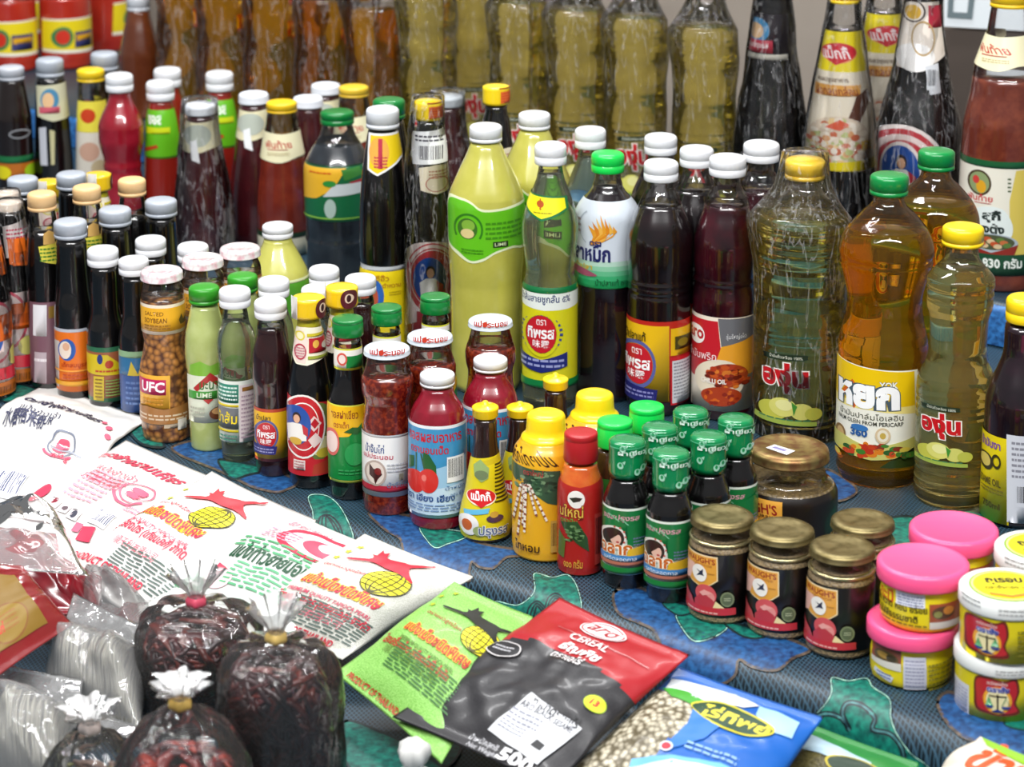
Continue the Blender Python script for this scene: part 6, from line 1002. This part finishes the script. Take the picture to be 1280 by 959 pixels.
# ------------------------------------------------------------------ tied clear bags with dried goods
FILM = film(base=.03, bump=.5, scale=38, rough=.08, haze=.02)
def tube(bm, pts, rad, n=6, mat=0, flat=1.0):
    vs = []
    for i, p in enumerate(pts):
        t = (pts[min(i+1, len(pts)-1)]-pts[max(i-1, 0)]).normalized(); a = t.cross(Vector((.3, .2, 1))).normalized(); b = t.cross(a); r = rad[i] if isinstance(rad, (list, tuple)) else rad
        vs.append([bm.verts.new(p+a*(r*math.cos(2*math.pi*j/n))+b*(r*flat*math.sin(2*math.pi*j/n))) for j in range(n)])
    for i in range(len(vs)-1):
        for j in range(n): bm.faces.new((vs[i][j], vs[i][(j+1) % n], vs[i+1][(j+1) % n], vs[i+1][j])).material_index = mat
    bm.faces.new(vs[0][::-1]).material_index = mat; bm.faces.new(vs[-1]).material_index = mat
def tied_bag(label, u, yb, ytie, rpx, tiecol, seed, h0=LOWZ, fan=True, lean=0, fill=.8, group=None, sh=.78):
    p = unproj(u, yb-rpx*rho(yb), h0); k = depth(p)/FPX; R = rpx*k; H = z_at(p[0], p[1], ytie)-h0
    root = empty('clear_bag', (p[0], p[1], h0), label, 'bag', group); bm = bmesh.new()
    prof = [(R*.75, .001), (R*.93, .012), (R*1.0, H*.2), (R*1.02, H*.5), (R*.98, H*sh*.85), (R*.86, H*sh), (R*.6, H*(sh*.45+.55)), (R*.25, H*.955), (.006, H)]
    zs = [z for _, z in prof]; f = pchip(zs, [r for r, _ in prof]); rings = [(f(H*i/30), H*i/30) for i in range(1, 31)]
    def mod(a, z):
        t = z/H; pl = max(0, (t-sh*.8)/(1-sh*.8))
        return 1+.07*noise.noise(Vector((math.sin(a)*1.6+seed*5, math.cos(a)*1.6, z*14)))+.05*noise.noise(Vector((math.sin(a)*5, math.cos(a)*5+seed, z*26)))+.10*pl*math.cos(11*a+seed)+.05*math.cos(3*a+seed)
    lathe(bm, rings, 88, mod=mod, cap_bot=True); from_bm('film', bm, FILM, root)
    bm = bmesh.new(); lathe(bm, [(.0065, H-.004), (.0085, H-.002), (.0085, H+.003), (.0065, H+.005)], 20, mod=lambda a, z: 1+.1*math.cos(5*a)); from_bm('rubber_band', bm, plastic(tiecol, .5, 'rubber_band'), root)
    bm = bmesh.new(); hh = .030 if fan else .018
    lathe(bm, [(.006, H+.004), (.008, H+.01), (.014, H+hh*.6), (.022, H+hh)], 60, mod=lambda a, z: 1+(.17*math.cos(7*a+seed)+.12*math.cos(12*a)+.12*noise.noise(Vector((math.sin(a)*2, math.cos(a)*2, z*80))))*min(1, (z-H)/hh)); from_bm('gathered_top', bm, film(base=.1, bump=.6, scale=90, haze=.4 if fan else .6), root)
    return root, p, R, H*sh
def chillies(name, label, p, R, H, n, cols, seed, h0=LOWZ, L=(.07, .12), rr=(.0045, .0075), z0=.008):
    rnd = random.Random(seed); bm = bmesh.new()
    for i in range(n):
        a = rnd.uniform(0, 2*math.pi); q = math.sqrt(rnd.uniform(.25, 1))*(R-.012); z = z0+rnd.uniform(0, 1)*(H-z0-.015); l = rnd.uniform(*L); r = rnd.uniform(*rr)
        q *= 1-.35*max(0, z/H-.75)*4
        c = Vector((q*math.cos(a), q*math.sin(a), z)); d = Vector((-math.sin(a), math.cos(a), rnd.uniform(-.8, .8)))*(1 if rnd.random() < .5 else -1)
        if rnd.random() < .3: d = Vector((rnd.uniform(-.5, .5), rnd.uniform(-.5, .5), 1))
        d.normalize(); side = d.cross(Vector((math.cos(a), math.sin(a), .2))).normalized(); bend = rnd.uniform(-.35, .35)*l; m = 9; pts = []
        for j in range(m):
            t = j/(m-1)-.5; w = c+d*(l*t)+side*bend*(t*t*4-.5); rad = math.hypot(w[0], w[1]); lim = (R-.006)*(1-.3*max(0, w[2]/H-.7)/.3)
            if rad > lim: w = Vector((w[0]*lim/rad, w[1]*lim/rad, w[2]))
            w[2] = min(max(w[2], .014), H-.006); pts.append(w)
        tube(bm, pts, [r*(.25+.75*math.sin(math.pi*min(1, .12+.8*j/(m-1)))**.7)*(1+.2*noise.noise(Vector((i*3, j*1.1, 0)))) for j in range(m)], 6, i % len(cols), .5)
    return tag(from_bm(name, bm, cols, loc=(p[0], p[1], h0)), label, 'dried chillies', kind='stuff')
def chil_mat(h, h2):
    m, n, l, b = new_mat('dried_chilli_skin'); v = tex_coord(n, l); t = n.new('ShaderNodeTexNoise'); t.inputs['Scale'].default_value = 120; t.inputs['Detail'].default_value = 4; l.new(v, t.inputs['Vector'])
    r = n.new('ShaderNodeValToRGB'); r.color_ramp.elements[0].color = (*lin(h), 1); r.color_ramp.elements[1].color = (*lin(h2), 1); l.new(t.outputs['Fac'], r.inputs['Fac']); l.new(r.outputs['Color'], b.inputs['Base Color'])
    b.inputs['Roughness'].default_value = .32; bp = n.new('ShaderNodeBump'); bp.inputs['Strength'].default_value = .6; bp.inputs['Distance'].default_value = .002; l.new(t.outputs['Fac'], bp.inputs['Height']); l.new(bp.outputs['Normal'], b.inputs['Normal']); return m
CH = [chil_mat('1e0a0e', '3c1216'), chil_mat('2a0a10', '521a1c'), chil_mat('14080c', '301016'), chil_mat('36100f', '6e2418')]
CH2 = [chil_mat('5a1210', 'a83420'), chil_mat('3c0c10', '7a201a'), chil_mat('2a0c14', '50161c')]
r_, p_, R_, H_ = tied_bag('tied clear bag of dark dried chillies with pink tie, behind the other two chilli bags', 250, 935, 752, 80, 'd8506a', 1, sh=.86)
chillies('dried_chillies', 'dark dried chillies filling the bag with the pink tie', p_, R_-.004, H_, 380, CH, 11)
r_, p_, R_, H_ = tied_bag('tied clear bag of dark dried chillies with yellow tie and fanned top, rightmost', 350, 1035, 797, 76, 'd8b86a', 2, sh=.88)
chillies('dried_chillies', 'dark red dried chillies filling the rightmost bag with the fanned top', p_, R_-.004, H_, 420, CH, 12)
r_, p_, R_, H_ = tied_bag('tied clear bag with thick white knotted top at the bottom, front of the chilli bags', 232, 1120, 880, 86, 'e0b860', 3, fan=False, sh=.72)
chillies('dried_chillies', 'brighter red dried chillies in the bag with the white knotted top', p_, R_-.004, H_*.93, 330, CH2, 13, L=(.07, .10))
r_, p_, R_, H_ = tied_bag('small tied clear bag with greenish contents at the bottom left', 118, 1065, 910, 60, 'd8c8c0', 4, fan=False, sh=.7)
chillies('dried_greens', 'pale green dried leaves in the small tied bag at the bottom left', p_, R_-.004, H_*.9, 60, [chil_mat('4a4a28', '7a7a44'), chil_mat('6a4a40', '8a7060'), chil_mat('8a8a70', 'b8b89a')], 14, L=(.03, .05))
bpy.data.objects['dried_greens']['category'] = 'dried leaves'
# bundles of glass noodles in clear bags, lower left
NOO = plastic('9c9a8c', .3, 'glass_noodle', sss=.3, coat=.4)
def noodles(label, q, zs, th, seed, blabel):
    b = Bag('noodle_bag', blabel, 'bag', q, zs, th, film(base=.03, bump=.4, scale=30, haze=.2), 'clear bags of glass noodles', .010, seed, (.22, .12), (50, 50))
    rnd = random.Random(seed); bm = bmesh.new()
    for i in range(220):
        a = rnd.uniform(.07, .93); dep = rnd.uniform(.12, .86); w0 = rnd.uniform(-.06, .06); ph = rnd.uniform(0, 6)
        pts = []
        for j in range(10):
            t = .27+.6*j/9; aa = min(.95, max(.05, a+w0*(t-.5)+.012*math.sin(ph+t*9))); P = b.at(aa, t, 0); Q = b.at(aa, t, 0, True); pts.append(Q+(P-Q)*dep)
        tube(bm, pts, .0011, 4)
    tag(from_bm('glass_noodles', bm, NOO, loc=b.c), label, 'noodles', kind='stuff'); return b
noodles('pale glass noodles in the clear bag beside the dark chilli bag', [(92, 742), (196, 790), (175, 930), (40, 890)], [-.01, -.01, -.05, -.05], .045, 21, 'clear bag of pale glass noodles left of the dark dried chilli bag')
noodles('pale glass noodles in the lowest clear bag under the red and gold sachet', [(-40, 822), (105, 850), (88, 1010), (-60, 985)], [-.02, -.02, -.06, -.06], .045, 22, 'clear bag of pale glass noodles below the red and gold sachet')
# red translucent packs, the gold sachet
REDP = bagmat('9c1f2a', '7a1220', 60, .3, .2, 1.0, 'red_pack')
rp = Bag('red_pack', 'glossy red plastic pack under a crumpled clear bag at the left edge', 'pack', [(-30, 655), (70, 668), (100, 770), (-20, 770)], [.0, .0, -.03, -.03], .035, REDP, 'glossy red packs', .008, 31)
rq = Bag('red_pack', 'glossy red plastic pack with two small orange squares, right of the gold sachet', 'pack', [(66, 690), (128, 722), (130, 792), (72, 796)], [-.02, -.02, -.05, -.05], .04, REDP, 'glossy red packs', .008, 32)
rq.print([('p', poly_of(rq, [(97, 769), (104, 763), (110, 772), (103, 777)]), 'e09a2a'), ('p', poly_of(rq, [(115, 766), (122, 766), (122, 779), (115, 780)]), 'e09a2a')])
gsq = Bag('gold_sachet', 'red and gold printed sachet lying on top of the packs at the left edge', 'sachet', [(-40, 700), (28, 708), (92, 782), (-30, 868)], [.045, .045, .005, .005], .012, bagmat('7a0a12', None, bumpy=.15, rough=.25, coat=.8, name='red_sachet'), None, .004, 33)
gsq.print([('p', poly_of(gsq, [(-38, 716), (18, 720), (60, 780), (-30, 838)]), '7c5e18'), ('e', *gsq.inv(12, 776), .22, .17, '7a4a1c'), ('e', *gsq.inv(12, 776), .205, .155, '866a22'), ('l', (gsq.inv(12, 776)[0]-.1, gsq.inv(12, 776)[1]-.08, gsq.inv(12, 776)[0]+.1, gsq.inv(12, 776)[1]+.08), 4, '8a5a20'), ('t', 'ตราไก่', gsq.box(-14, 800, 8, 796, .09), 'b8281c', .03)])
# loose crumpled clear bags over the packs
CR = film(base=.03, bump=.45, scale=26, haze=.16)
for nm, q, zs, th, sd in (('crumpled empty clear bag over the red packs below the flour bags', [(-30, 640), (72, 655), (112, 722), (-20, 712)], [.02, .02, .015, .015], .045, 41), ('crumpled clear bag between the red pack and the first white cat bag', [(118, 705), (190, 752), (188, 838), (100, 800)], [-.03, -.03, -.05, -.05], .05, 42)):
    Bag('crumpled_bag', nm, 'bag', q, zs, th, CR, 'crumpled clear bags', .010, sd, (.05, .05), (44, 44))
b_ = unproj(518, 1003, LOWZ); bm = bmesh.new(); lathe(bm, [(.004, .03), (.010, .035), (.013, .043), (.012, .05), (.006, .055)], 24, mod=lambda a, z: 1+.15*math.cos(5*a+z*90), cap_top=True, cap_bot=True); lathe(bm, [(.02, .002), (.024, .01), (.018, .022), (.005, .032)], 24, mod=lambda a, z: 1+.1*math.cos(6*a), cap_bot=True)
tag(from_bm('knotted_bag', bm, plastic('dcdcd8', .4, 'white_film'), loc=b_), 'small white plastic knot on the cloth below the green tapioca bag', 'bag')
